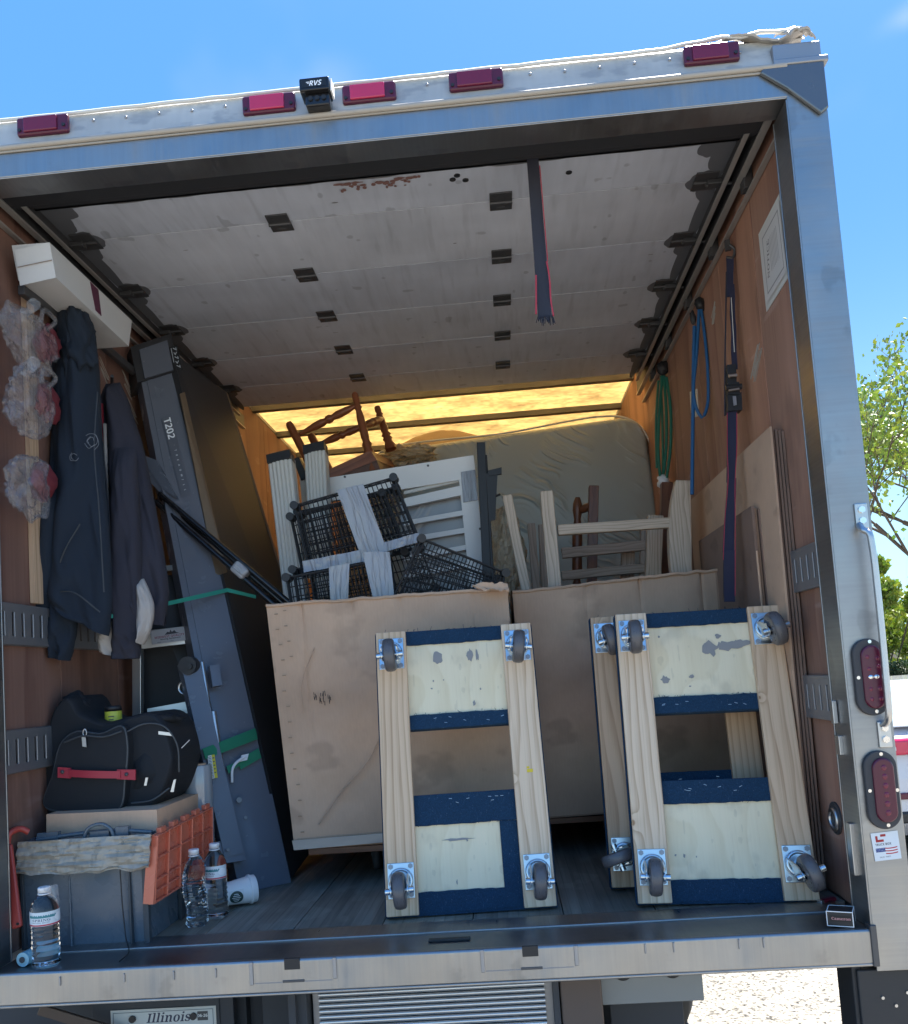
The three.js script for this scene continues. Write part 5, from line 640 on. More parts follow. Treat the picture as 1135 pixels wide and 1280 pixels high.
// jackets
{
  const t = thing('navy_hoodie', 'dark navy hooded sweatshirt hanging by its hood on the left wall', 'hoodie');
  part(t, 'body', drape([[[-1.1314, 2.0453, -0.55], [-1.081, 2.0461, -0.55]], [[-1.1457, 1.9766, -0.53], [-1.035, 1.9718, -0.53]], [[-1.1509, 1.8347, -0.52], [-1.0137, 1.8223, -0.52]], [[-1.1526, 1.6371, -0.5], [-1.0008, 1.6239, -0.5]], [[-1.1594, 1.4444, -0.48], [-0.9827, 1.4298, -0.48]], [[-1.1782, 1.2851, -0.47], [-0.9709, 1.2687, -0.47]], [[-1.1905, 1.1536, -0.46], [-0.9641, 1.1234, -0.46]], [[-1.189, 1.0367, -0.46], [-0.9675, 0.9689, -0.46]], [[-1.1428, 0.9946, -0.46], [-0.9783, 0.8928, -0.46]]], 0.065, 4, 2), mat.navyCloth);
  part(t, 'sleeve', drape([[[-1.1456, 1.3795, -0.43], [-1.0824, 1.3743, -0.43]], [[-1.1777, 1.1989, -0.42], [-1.0941, 1.1924, -0.42]], [[-1.2044, 1.0216, -0.42], [-1.1372, 1.0039, -0.42]], [[-1.2189, 0.8956, -0.42], [-1.157, 0.8786, -0.42]], [[-1.2369, 0.8211, -0.42], [-1.1748, 0.8117, -0.42]]], 0.045, 3, 5, 36, 36), mat.navyCloth);
  part(t, 'sleeve', drape([[[-1.1262, 1.172, -0.44], [-1.0423, 1.1655, -0.44]], [[-1.1464, 1.0447, -0.44], [-1.0631, 1.0257, -0.44]], [[-1.1559, 0.9174, -0.44], [-1.0838, 0.8868, -0.44]], [[-1.1535, 0.8358, -0.44], [-1.1018, 0.822, -0.44]]], 0.045, 3, 8, 36, 36), mat.navyCloth);
  part(t, 'hood', lump([-1.0531, 1.8582, -0.475], 0.052, 0.115, 0.055, 0.55, 19, 2.0, 22), mat.navyCloth);
  part(t, 'seam', [tube([[-1.1171, 1.05, -0.385], [-1.0746, 1.1597, -0.38], [-1.0226, 1.2451, -0.385]], 0.0022, 20, 5), tube([[-1.1409, 1.0346, -0.39], [-1.0509, 1.0316, -0.375], [-0.9713, 0.9643, -0.39]], 0.0025, 20, 5), tube([[-0.9754, 1.6833, -0.44], [-0.9789, 1.491, -0.41], [-0.9618, 1.2793, -0.39], [-0.9561, 1.0259, -0.39]], 0.0022, 30, 5)], mat.piping).userData.kind = 'stuff';
  part(t, 'chest_print', [0, 1, 2, 3, 4, 5].map((k) => { const c = k < 4 ? [-0.9838, 1.5121, -0.4] : [-1.0403, 1.4651, -0.4], r = 0.010 + 0.005 * (k % 4), s = k * 1.7; return tube([0, 1, 2, 3, 4, 5].map((i) => [c[0] + Math.cos(s + i * 0.75) * r * (0.7 + 0.5 * hash(i, k, 3)), c[1] + Math.sin(s + i * 0.75) * r * 1.2 * (0.7 + 0.5 * hash(i, k, 4)), c[2]]), 0.0008, 24, 4); }), mat.print).userData.kind = 'stuff';
  settle(t);
  const j = thing('plum_jacket', 'dark plum jacket with pale lining hanging right of the navy hoodie', 'jacket');
  part(j, 'body', drape([[[-1.0745, 1.8127, -0.72], [-1.0217, 1.8138, -0.72]], [[-1.0775, 1.7191, -0.7], [-0.9821, 1.7108, -0.7]], [[-1.071, 1.569, -0.68], [-0.9338, 1.5574, -0.68]], [[-1.0599, 1.3933, -0.66], [-0.8988, 1.3803, -0.66]], [[-1.046, 1.2212, -0.64], [-0.8645, 1.2071, -0.64]], [[-1.0395, 1.0543, -0.63], [-0.8456, 1.0399, -0.63]], [[-1.0377, 0.9586, -0.63], [-0.8644, 0.9271, -0.63]]], 0.06, 4, 3), mat.plumCloth);
  part(j, 'sleeve', drape([[[-1.001, 1.5423, -0.6], [-0.9231, 1.5357, -0.6]], [[-1.0062, 1.318, -0.58], [-0.9128, 1.3106, -0.58]], [[-1.0129, 1.1005, -0.57], [-0.9122, 1.0929, -0.57]], [[-1.0175, 0.9136, -0.57], [-0.92, 0.9066, -0.57]], [[-1.021, 0.8235, -0.57], [-0.9317, 0.8199, -0.57]]], 0.045, 3, 6, 40, 40), mat.plumCloth);
  parts(j, 'lining', [tube([[-1.0421, 1.638, -0.63], [-1.0304, 1.4339, -0.6], [-1.0215, 1.2104, -0.58], [-1.0152, 0.9927, -0.56]], 0.0065, 24, 6), drape([[[-1.0439, 0.9548, -0.56], [-0.9948, 0.9593, -0.56]], [[-1.0574, 0.9023, -0.55], [-0.9956, 0.8926, -0.55]], [[-1.0514, 0.849, -0.55], [-0.9848, 0.8259, -0.55]]], 0.03, 4, 9, 30, 16), drape([[[-0.9236, 1.0803, -0.57], [-0.9017, 1.084, -0.57]], [[-0.9227, 0.9992, -0.56], [-0.8691, 0.9873, -0.56]], [[-0.9287, 0.92, -0.56], [-0.8861, 0.9037, -0.56]], [[-0.9276, 0.8802, -0.56], [-0.9121, 0.8633, -0.56]]], 0.025, 3, 4, 30, 20)], mat.lining);
  part(j, 'red_tab', tube([[-1.0644, 1.72, -0.66], [-1.0562, 1.6138, -0.64], [-1.0594, 1.555, -0.63]], 0.006, 10, 6), mat.redStrap);
  settle(j);
}
// three clear plastic bags with red bundles
for (const [c, r, ry, rz, label, sd] of [[[-1.095, 1.7934, -0.2494], [-1.105, 1.8291, -0.3727], 0.105, 0.13, 'topmost of three clear plastic bags on left wall, hung by a loop handle', 3], [[-1.09, 1.6001, -0.2294], [-1.105, 1.633, -0.3702], 0.11, 0.12, 'middle one of three clear plastic bags on left wall, red bundle at its right', 5], [[-1.09, 1.3343, -0.2056], [-1.11, 1.3743, -0.3253], 0.10, 0.11, 'lowest of three clear plastic bags on the left wall, hanging over the bare plywood', 9]]) {
  const t = thing('clear_plastic_bag', label, 'plastic bag', 'clear bags with red bundles on the left wall');
  part(t, 'bag', lump(c, 0.04, ry, rz, 0.42, sd * 11, 1.7, 40), mat.film);
  part(t, 'red_bundle', lump([r[0], r[1], r[2]], 0.030, 0.060, 0.055, 0.35, sd * 7, 2, 16), mat.redBundle);
  if (sd < 9) part(t, 'handle_loop', [sheet([[c[0] + 0.03, c[1] + ry * 0.4, c[2] + 0.10], [c[0] + 0.03, c[1] + ry * 1.15, c[2] + 0.02], [c[0] + 0.03, c[1] + ry * 1.05, c[2] - 0.01], [c[0] + 0.03, c[1] + ry * 0.3, c[2] + 0.06]], 12, 4, (u, v) => 0.01 * Math.sin(u * 6 + v * 3), 0.001), tube([[c[0] + 0.05, c[1] + ry * 0.35, c[2] - 0.02], [c[0] + 0.055, c[1] + ry * 0.75, c[2] - 0.06], [c[0] + 0.05, c[1] + ry * 0.85, c[2] + 0.0], [c[0] + 0.05, c[1] + ry * 0.4, c[2] + 0.02]], 0.007, 20, 6)], mat.film);
  settle(t);
}
// tote, parcel, tool bag
{
  const t = thing('storage_tote', 'grey plastic storage tote at the deck edge, its rim bound with crinkled film', 'tote'), x0 = -1.150, x1 = -0.782;
  part(t, 'body', [slab([[x0, 0.30, -0.21], [x1, 0.30, -0.21], [x1 - 0.008, 0.001, -0.225], [x0 + 0.01, 0.001, -0.225]], 0.50, null, [0, 0, -1]), span(x0 + 0.14, x0 + 0.145, 0.0, 0.20, -0.222, -0.212)], mat.tote);
  parts(t, 'corner_rib', [span(x1 - 0.052, x1 - 0.046, 0.0, 0.25, -0.224, -0.206), span(x1 - 0.012, x1 + 0.004, 0.0, 0.26, -0.226, -0.208), span(x0 + 0.0, x0 + 0.01, 0.0, 0.26, -0.226, -0.208), span(x1 - 0.006, x1 + 0.006, 0.0, 0.26, -0.70, -0.66), span(x1 - 0.006, x1 + 0.006, 0.0, 0.26, -0.48, -0.45)], mat.toteDark);
  part(t, 'film_band', [sheet([[-1.1402, 0.3065, -0.195], [-0.7534, 0.3065, -0.195], [-0.7645, 0.2096, -0.195], [-1.1478, 0.213, -0.195]], 60, 24, (u, v) => [0.02 * fbm(u, v, 5, 12, 4, 55), 0, 0.018 * (v > 0.9 ? fbm(u, v, 8, 2, 3, 56) - 0.5 : 0)], 0.006)], mat.newsWrap);
  part(t, 'latch_frame', [tube([[-1.1023, 0.3041, -0.22], [-0.9794, 0.3133, -0.23], [-0.8614, 0.3156, -0.23], [-0.7679, 0.3056, -0.23]], 0.006, 20, 6), tube([[-0.9634, 0.2926, -0.215], [-0.948, 0.3277, -0.215], [-0.91, 0.339, -0.215], [-0.8824, 0.3239, -0.215], [-0.874, 0.3009, -0.215]], 0.0055, 24, 6), ...[[46, 1044, 70, 1055], [112, 1038, 134, 1047], [146, 1034, 158, 1046], [163, 1038, 176, 1047]].map(() => null).filter(Boolean), slab([[-1.1017, 0.3222, -0.22], [-1.0402, 0.3232, -0.22], [-1.0413, 0.2916, -0.22], [-1.1028, 0.2906, -0.22]], 0.02), slab([[-0.8705, 0.3269, -0.22], [-0.833, 0.3269, -0.22], [-0.8343, 0.2955, -0.22], [-0.8718, 0.2954, -0.22]], 0.02), slab([[-0.947, 0.3174, -0.222], [-0.8905, 0.3187, -0.222], [-0.8914, 0.2962, -0.222], [-0.9479, 0.2949, -0.222]], 0.02)], mat.tote);
  part(t, 'hanging_cord', tube([[-0.852, 0.2133, -0.2], [-0.849, 0.1158, -0.2], [-0.8433, 0.0274, -0.2], [-0.80, 0.006, -0.12], [-0.79, 0.006, -0.04]], 0.0018, 40, 5), mat.black);
  settle(t);
  const lid = thing('coral_lid', 'ribbed coral red plastic lid standing against the tote beside the water bottles', 'lid');
  const L = [[-0.7511, 0.301, -0.2], [-0.7261, 0.3203, -0.6], [-0.7328, 0.1246, -0.6], [-0.7685, 0.1093, -0.2]], P = (u, v, k) => { const a = V(L[0]).lerp(V(L[1]), u), b = V(L[3]).lerp(V(L[2]), u), n = V(L[3]).sub(V(L[0])).cross(V(L[1]).sub(V(L[0]))).normalize(); return a.lerp(b, v).addScaledVector(n, k); };
  part(lid, 'sheet', slab(L, 0.006), mat.coral);
  const ribs = []; for (const u of [0.01, 0.2, 0.4, 0.6, 0.8, 0.985]) ribs.push(bar(P(u, 0.02, 0.006), P(u, 0.98, 0.006), 0.007, 0.016, [1, 0, 0.3])); for (const v of [0.02, 0.34, 0.66, 0.82, 0.98]) ribs.push(bar(P(0.0, v, 0.006), P(1, v, 0.006), 0.006, 0.014, [1, 0, 0.3]));
  part(lid, 'ribs', ribs, mat.coral);
  part(lid, 'hinge_lug', [0.12, 0.32, 0.52, 0.72, 0.92].map((u) => bar(P(u - 0.045, -0.03, 0), P(u + 0.045, -0.03, 0), 0.016, 0.016, [1, 0, 0.3])).concat([slab([P(0, 0.16, 0.012), P(0.03, 0.16, 0.012), P(0.02, 0.98, 0.012), P(-0.02, 0.98, 0.012)], 0.03)]), mat.coral);
  settle(lid);
  const box1 = thing('small_carton', 'small tan carton lying on the tote under the black tool bag', 'cardboard box');
  part(box1, 'side', [slab([[-1.1095, 0.3661, -0.29], [-0.7758, 0.3602, -0.29], [-0.7766, 0.2862, -0.29], [-1.112, 0.2916, -0.29]], 0.36, null, [0.0, 0, -1])], M([1.15, 1.12, 1.1], 0.85, { map: T.card })); settle(box1);
  const z = -0.36, sh = (pts) => { const s = new THREE.Shape(); s.moveTo(pts[0][0], pts[0][1]); const c = new THREE.CatmullRomCurve3(pts.map(V), true, 'catmullrom', 0.35).getPoints(60); s.setFromPoints(c.map((p) => new THREE.Vector2(p.x, p.y))); return s; };
  const bag = thing('tool_bag', 'black fabric tool bag with red strap handle sitting on the small carton', 'bag');
  const body = [[-1.2067, 0.3588, -0.5], [-1.1638, 0.534, -0.5], [-1.1275, 0.6596, -0.5], [-1.089, 0.6982, -0.5], [-1.0539, 0.6471, -0.5], [-0.9709, 0.6109, -0.5], [-0.8387, 0.6329, -0.5], [-0.7931, 0.5993, -0.5], [-0.7717, 0.4965, -0.5], [-0.8128, 0.3906, -0.5], [-0.8878, 0.3423, -0.5], [-1.06, 0.345, -0.5]];
  part(bag, 'body', uvBox(new THREE.ExtrudeGeometry(sh(body), { depth: 0.20, bevelEnabled: true, bevelSize: 0.012, bevelThickness: 0.03, bevelSegments: 4 })).translate(0, 0, -0.62), mat.bag);
  const pk = [[-1.1465, 0.3836, -0.36], [-1.1183, 0.4758, -0.36], [-1.0901, 0.566, -0.36], [-1.0437, 0.5994, -0.36], [-0.9639, 0.5894, -0.36], [-0.8982, 0.6069, -0.36], [-0.8854, 0.5529, -0.36], [-0.8972, 0.4453, -0.36], [-0.9179, 0.3628, -0.36], [-1.0175, 0.3591, -0.36]];
  part(bag, 'front_pocket', uvBox(new THREE.ExtrudeGeometry(sh(pk), { depth: 0.05, bevelEnabled: true, bevelSize: 0.004, bevelThickness: 0.012, bevelSegments: 4 })).translate(0, 0, -0.412), mat.bag);
  part(bag, 'piping', [tube(pk.map((p) => [p[0], p[1], z + 0.006]), 0.0042, 90, 6, true), tube([[-1.072, 0.5716, -0.335], [-1.0112, 0.587, -0.334], [-0.947, 0.5805, -0.334], [-0.8925, 0.5937, -0.335]], 0.003, 30, 6), tube([[-0.8889, 0.5894, -0.36], [-0.8396, 0.6095, -0.375], [-0.7795, 0.598, -0.38], [-0.7459, 0.5416, -0.39], [-0.746, 0.4555, -0.4]], 0.003, 40, 6), tube([[-0.8871, 0.3738, -0.37], [-0.8244, 0.3789, -0.375], [-0.7723, 0.4105, -0.385]], 0.003, 30, 6)], mat.piping);
  const hs = part(bag, 'strap_handle', [sheet([[-1.0594, 0.4895, -0.334], [-0.9018, 0.4749, -0.334], [-0.9026, 0.4535, -0.334], [-1.0602, 0.468, -0.334]], 16, 2, (u) => 0.012 * Math.sin(u * Math.PI), 0.004), slab([[-1.096, 0.4985, -0.338], [-1.0564, 0.4936, -0.338], [-1.0575, 0.4626, -0.338], [-1.097, 0.4674, -0.338]], 0.006), slab([[-0.9132, 0.4799, -0.338], [-0.8567, 0.4764, -0.338], [-0.8579, 0.4455, -0.338], [-0.9144, 0.4514, -0.338]], 0.006)], mat.redStrap);
  parts(hs, 'rivet', [[-1.0805, 0.4834, -0.336], [-0.8834, 0.464, -0.336]].map((c) => noIdx(new THREE.SphereGeometry(0.006, 10, 8)).translate(...c)), mat.darkSteel);
  part(bag, 'zip_pull', [noIdx(new THREE.TorusGeometry(0.008, 0.002, 6, 14)).scale(0.7, 1.3, 1).translate(...[-1.0064, 0.5963, -0.335]), slab([[-1.0173, 0.5849, -0.336], [-1.005, 0.5817, -0.336], [-1.0036, 0.5528, -0.336], [-1.0159, 0.556, -0.336]], 0.003)], mat.alu);
  part(bag, 'side_pocket', lump([-0.8474, 0.4648, -0.44], 0.062, 0.085, 0.065, 0.22, 41, 1.5, 18), mat.bag);
  parts(bag, 'flap', [lump([-0.8376, 0.6191, -0.47], 0.075, 0.022, 0.07, 0.3, 43, 2, 18), lump([-1.0985, 0.6739, -0.48], 0.04, 0.045, 0.05, 0.35, 45, 2, 14)], mat.bag);
  parts(bag, 'metal_tag', [slab([[-0.8009, 0.5843, -0.388], [-0.7586, 0.5767, -0.388], [-0.759, 0.5669, -0.388], [-0.8013, 0.5745, -0.388]], 0.003), slab([[-0.8384, 0.448, -0.368], [-0.831, 0.4475, -0.368], [-0.837, 0.4238, -0.368], [-0.8444, 0.4243, -0.368]], 0.003), slab([[-0.7588, 0.4338, -0.385], [-0.7512, 0.4358, -0.385], [-0.7604, 0.3977, -0.385], [-0.7703, 0.3983, -0.385]], 0.003), rod([-0.7352, 0.5279, -0.4], [-0.7091, 0.5507, -0.4], 0.0018)], mat.alu);
  settle(bag);
  const can = thing('yellow_can', 'small yellow-labelled can with dark lid poking out of the tool bag', 'can'), cc = [-0.9777, 0.6257, -0.47];
  part(can, 'label', lathe([[0.001, -0.05], [0.026, -0.05], [0.026, 0.028], [0.001, 0.028]], 24).translate(...cc), mat.yellow); part(can, 'lid', lathe([[0.001, 0.028], [0.0265, 0.028], [0.0265, 0.040], [0.022, 0.046], [0.001, 0.046]], 24).translate(...cc), mat.black); parts(can, 'print', [0, 1, 2, 3].map((k) => box(0.018 - k * 0.003, 0.003, 0.002, cc[0] + 0.004, cc[1] + 0.012 - k * 0.010, cc[2] + 0.0255, null, 0)), mat.darkSteel); settle(can);
  const roll = thing('stretch_wrap_roll', 'upright roll of clear stretch wrap standing behind the coral lid', 'roll'), rc = [-0.7896, 0.3735, -0.68];
  part(roll, 'film', lathe([[0.03, -0.40], [0.045, -0.40], [0.047, 0.0], [0.046, 0.075], [0.03, 0.077]], 24).translate(rc[0], rc[1], rc[2]), mat.filmRoll = M([0.34, 0.36, 0.38], 0.12, { phys: 1, clearcoat: 1 })); part(roll, 'core', lathe([[0.022, -0.40], [0.029, -0.40], [0.029, 0.082], [0.022, 0.082]], 20).translate(...rc), mat.card); settle(roll);
  const lever = thing('red_lever', 'red steel lever handle leaning at the left end of the tote', 'tool');
  part(lever, 'handle', [bar([-1.158, 0.3043, -0.165], [-1.1088, 0.0857, -0.12], 0.030, 0.014, [0, 0, 1], 0.006)], mat.redTool); part(lever, 'jaw', [tube([[-1.158, 0.3043, -0.165], [-1.153, 0.3342, -0.17], [-1.1372, 0.3414, -0.2], [-1.1196, 0.3296, -0.21]], 0.009, 16, 8)], mat.redTool); part(lever, 'hole', noIdx(new THREE.CylinderGeometry(0.004, 0.004, 0.002, 10)).rotateX(Math.PI / 2).translate(...[-1.105, 0.0979, -0.114]), mat.black); settle(lever);
  const cy = thing('blue_roll', 'pale blue cylinder lying beside the nearest water bottle', 'roll'); part(cy, 'tube', [rod([-1.06, 0.019, -0.055], [-1.045, 0.019, -0.17], 0.0185, 20)], mat.cyan); part(cy, 'end', [rod([-1.0605, 0.019, -0.0515], [-1.0602, 0.019, -0.0535], 0.008, 12)], mat.toteDark); settle(cy);
}
// bottles and cup
function bottle(label, at, h, r, full, lab, crush) {
  const t = thing('water_bottle', label, 'bottle', 'clear water bottles on the deck'), k = h / 0.205, prof = [[0.001, 0.004], [r * 0.8, 0.0], [r, 0.008]];
  for (let i = 0; i < 26; i++) { const y = 0.012 + i * 0.0045; prof.push([r * (0.965 + 0.035 * Math.cos(i * 2.1)), y]); }
  prof.push([r, 0.132], [r * 0.98, 0.15], [r * 0.85, 0.165], [r * 0.55, 0.180], [0.0125, 0.188], [0.0125, 0.192]);
  const g = lathe(prof.map(([a, y]) => [a, y * k]), 32); if (crush) { const p = g.attributes.position; for (let i = 0; i < p.count; i++) { const x = p.getX(i), y = p.getY(i), z = p.getZ(i), n = 1 + crush * (vn(Math.atan2(z, x) * 2 + 9, y * 60, 97, 97, 8) - 0.6) * sstep(0, 0.02, y) * sstep(0.19, 0.13, y); p.setXYZ(i, x * n + crush * 0.02 * Math.sin(y * 40), y, z * n); } g.computeVertexNormals(); }
  part(t, 'shell', g, mat.water);
  part(t, 'cap', lathe([[0.001, 0.191 * k], [0.0155, 0.191 * k], [0.016, 0.203 * k], [0.014, 0.205 * k], [0.001, 0.205 * k]], 24), mat.cap);
  part(t, 'neck_ring', lathe([[0.0135, 0.186 * k], [0.0165, 0.186 * k], [0.0165, 0.189 * k], [0.0135, 0.189 * k]], 20), mat.cap);
  if (lab) { const g2 = new THREE.CylinderGeometry(r * 1.012, r * 1.012, 0.036 * k, 40, 1, true, -1.9, 3.8).translate(0, 0.128 * k, 0); part(t, 'label', noIdx(g2), M([1, 1, 1], 0.4, { side: THREE.DoubleSide, map: print(512, 192, (x, w, h) => { x.fillStyle = '#cfd8dc'; x.fillRect(0, 0, w, h); x.fillStyle = '#2f7d86'; x.beginPath(); for (let i = 0; i <= 32; i++) x.lineTo(120 + i * 9, 62 - 26 * Math.abs(Math.sin(i * 1.3)) ); x.lineTo(408, 80); x.lineTo(120, 80); x.fill(); x.fillStyle = '#3c4660'; x.font = 'bold 46px serif'; x.fillText('SPRING', 168, 124); x.font = '22px sans-serif'; x.fillText('NATURAL WATER', 168, 150); x.fillStyle = '#b23a4c'; x.fillRect(0, 168, w, 20); x.beginPath(); x.fillStyle = '#e4e8ea'; x.arc(440, 90, 52, 0, 7); x.fill(); }) })); }
  t.position.set(...at); return t;
}
const b1 = bottle('nearest clear water bottle, full and labelled, standing alone on the steel sill', [-0.995, 0.001, -0.055], 0.205, 0.0365, true, true, 0);
part(b1, 'paper_flag', sheet([[-0.006, 0.205, 0.016], [0.034, 0.209, 0.0], [0.040, 0.150, 0.0], [0.030, 0.165, 0.01]], 8, 6, (u, v) => 0.008 * Math.sin(u * 3), 0.001), mat.film);
b1.rotation.y = 0.2;
const b2 = bottle('crumpled clear bottle without label, left one of the pair by the coral lid', [-0.703, 0.001, -0.375], 0.225, 0.034, false, false, 0.22);
const b3 = bottle('clear labelled water bottle, right one of the pair beside the white cup', [-0.667, 0.001, -0.455], 0.225, 0.035, true, true, 0); b3.rotation.y = -0.4;
{
  const t = thing('paper_cup', 'white paper coffee cup with lid lying on its side on the deck', 'cup');
  part(t, 'body', lathe([[0.001, -0.062], [0.031, -0.062], [0.033, -0.058], [0.043, 0.042], [0.001, 0.042]], 32).rotateZ(-Math.PI / 2), mat.cupWhite);
  part(t, 'lid', lathe([[0.040, 0.036], [0.0465, 0.037], [0.047, 0.043], [0.044, 0.046], [0.043, 0.058], [0.039, 0.060], [0.037, 0.054], [0.001, 0.053]], 32).rotateZ(-Math.PI / 2), mat.cupWhite);
  part(t, 'emblem', noIdx(new THREE.CylinderGeometry(0.0355, 0.0405, 0.048, 24, 1, true, -0.62, 1.24)).rotateZ(Math.PI).rotateZ(-Math.PI / 2).rotateX(0.25).translate(-0.012, 0, 0).scale(1, 1.012, 1.012), M([1, 1, 1], 0.5, { side: THREE.DoubleSide, map: print(192, 192, (x, w, h) => { x.fillStyle = '#d6d7d7'; x.fillRect(0, 0, w, h); x.fillStyle = '#1f3a36'; x.beginPath(); x.arc(96, 96, 84, 0, 7); x.fill(); x.strokeStyle = '#d6d7d7'; x.lineWidth = 9; for (let i = 0; i < 5; i++) { x.beginPath(); x.moveTo(50 + i * 22, 40 + Math.abs(i - 2) * 14); x.quadraticCurveTo(36 + i * 28, 96, 54 + i * 20, 152 - Math.abs(i - 2) * 14); x.stroke(); } }) }));
  t.position.set(-0.640, 0.047, -0.575); t.rotation.set(0, 0.55, 0.04);
}

// ================================================================ right wall: straps, cords, flattened cartons
{
  const tall = thing('flattened_cartons', 'taller stack of flattened brown cartons leaning flat against the right wall', 'cardboard');
  for (let k = 0; k < 5; k++) { const x = 1.116 + k * 0.0086, y = 1.372 - k * 0.004, z = -0.380 - 0.004 * ((k * 3) % 4); part(tall, 'carton_sheet', slab([[x, y, -1.55 - 0.01 * k], [x + 0.002, y, z], [x - 0.008, 0.003, z + 0.005], [x - 0.010, 0.003, -1.55 - 0.01 * k]], 0.0062, null, [1, 0, 0]), k ? mat.cardGray : mat.card); }
  settle(tall);
  const low = thing('flattened_cartons', 'shorter stack of thick flattened cartons with dark edges in front of the taller stack', 'cardboard');
  for (let k = 0; k < 3; k++) { const x = 1.086 + k * 0.0105, y = 1.165 - 0.006 * k, z = -0.55 - 0.012 * (k % 2); part(low, 'carton_sheet', slab([[x, y - 0.0, -1.30], [x + 0.004, y, z], [x + 0.002, 0.003, z + 0.0], [x + 0.001, 0.003, -1.30]], 0.0088, null, [1, 0, 0]), k === 1 ? mat.cardDark : mat.cardGray); }
  part(low, 'edge_tape', [rod([1.094, 1.02, -0.549], [1.094, 0.72, -0.549], 0.004, 5)], mat.card);
  settle(low);
}
{
  const t = thing('ratchet_strap', 'dark navy ratchet strap with red edges hanging down the right wall', 'ratchet strap');
  part(t, 'hook', [tube([[1.1424, 2.0942, -0.69], [1.1569, 2.0757, -0.69], [1.149, 2.0481, -0.69], [1.1276, 2.0502, -0.69]], 0.005, 16, 6), slab([[1.1308, 2.1175, -0.7], [1.1474, 2.1216, -0.7], [1.1492, 2.0814, -0.7], [1.1301, 2.0805, -0.7]], 0.01)], mat.darkSteel);
  part(t, 'upper_webbing', [sheet([[1.1276, 2.0502, -0.69], [1.1522, 2.0534, -0.69], [1.1378, 1.9112, -0.685], [1.1163, 1.9104, -0.685]], 3, 8, (u, v) => 0.003 * Math.sin(v * 9), 0.006), sheet([[1.1284, 1.9544, -0.685], [1.1443, 1.9528, -0.685], [1.1262, 1.6534, -0.68], [1.1077, 1.6551, -0.68]], 3, 20, (u, v) => 0.004 * Math.sin(v * 14), 0.003)], mat.strapNavy);
  part(t, 'white_stitching', [rod([1.1279, 1.9043, -0.68], [1.12, 1.7135, -0.676], 0.0015, 5)], mat.offwhite);
  part(t, 'thin_cord', [tube([[1.123, 1.9996, -0.69], [1.105, 1.8321, -0.69], [1.0846, 1.6384, -0.69], [1.0721, 1.501, -0.69]], 0.0028, 24, 5)], mat.strapBlack);
  const r = part(t, 'ratchet', [slab([[1.0892, 1.668, -0.665], [1.1184, 1.6681, -0.665], [1.1147, 1.5996, -0.665], [1.0829, 1.5996, -0.665]], 0.035), slab([[1.0836, 1.6044, -0.655], [1.1204, 1.6039, -0.655], [1.1193, 1.5629, -0.655], [1.0798, 1.5637, -0.655]], 0.04), slab([[1.0791, 1.5708, -0.66], [1.1265, 1.5694, -0.66], [1.1236, 1.5094, -0.66], [1.076, 1.5081, -0.66]], 0.045), rod([1.0753, 1.5876, -0.66], [1.1282, 1.5884, -0.66], 0.010, 12)], mat.black);
  parts(r, 'ratchet_metal', [rod([1.0882, 1.626, -0.655], [1.1146, 1.6264, -0.655], 0.006, 10), rod([1.0817, 1.5749, -0.648], [1.1162, 1.5773, -0.648], 0.004, 10), slab([[1.0947, 1.5566, -0.654], [1.1052, 1.5556, -0.654], [1.1051, 1.5256, -0.654], [1.0944, 1.5238, -0.654]], 0.003)], mat.plainSteel);
  part(t, 'lower_webbing', [sheet([[1.0763, 1.5139, -0.67], [1.1081, 1.5138, -0.67], [1.0808, 1.274, -0.66], [1.0517, 1.271, -0.66]], 4, 16, (u, v) => 0.006 * Math.sin(v * 4), 0.008), sheet([[1.0522, 1.2763, -0.66], [1.0813, 1.2793, -0.66], [1.0509, 1.0334, -0.65], [1.0148, 1.0362, -0.65]], 4, 16, (u, v) => 0.006 * Math.sin(v * 5 + 1), 0.008), sheet([[1.0152, 1.0414, -0.65], [1.0539, 1.0385, -0.65], [1.0385, 0.8702, -0.65], [1.005, 0.8726, -0.65]], 4, 10, (u, v) => 0.006 * Math.sin(v * 5 + 1), 0.010)], mat.strapNavy);
  parts(t, 'red_edge', [tube([[1.0734, 1.5035, -0.662], [1.0607, 1.3827, -0.655], [1.0516, 1.2737, -0.648], [1.0283, 1.1409, -0.645], [1.0098, 1.0087, -0.64]], 0.0013, 30, 5), tube([[1.1048, 1.5007, -0.662], [1.0919, 1.3801, -0.655], [1.0749, 1.2718, -0.648], [1.0619, 1.1383, -0.645], [1.0484, 1.0057, -0.64], [1.0375, 0.8878, -0.64]], 0.0014, 30, 5)], mat.strapRed);
  settle(t);
  const b = thing('bungee_cord', 'blue bungee cord with black hooks looped down the right wall', 'bungee cord');
  parts(b, 'cord', [tube([[1.1162, 2.0031, -1.17], [1.0998, 1.8659, -1.165], [1.0729, 1.6089, -1.16], [1.043, 1.3292, -1.15]], 0.0075, 40, 8), tube([[1.1417, 2.0792, -1.17], [1.1126, 1.8935, -1.155], [1.0849, 1.733, -1.15], [1.091, 1.662, -1.15], [1.1096, 1.6284, -1.15], [1.132, 1.6712, -1.15], [1.1459, 1.7919, -1.15], [1.1505, 1.9568, -1.16], [1.148, 2.0786, -1.17]], 0.0065, 60, 8)], mat.blueCord);
  parts(b, 'hook', [lump([1.146, 2.0919, -1.17], 0.022, 0.03, 0.02, 0.3, 5, 2, 10), lump([1.1131, 2.0393, -1.17], 0.012, 0.03, 0.012, 0.3, 6, 2, 10)], mat.black);
  settle(b);
  const g = thing('bungee_cord', 'green bungee cord bunched in loops far down the right wall beside the mattress', 'bungee cord');
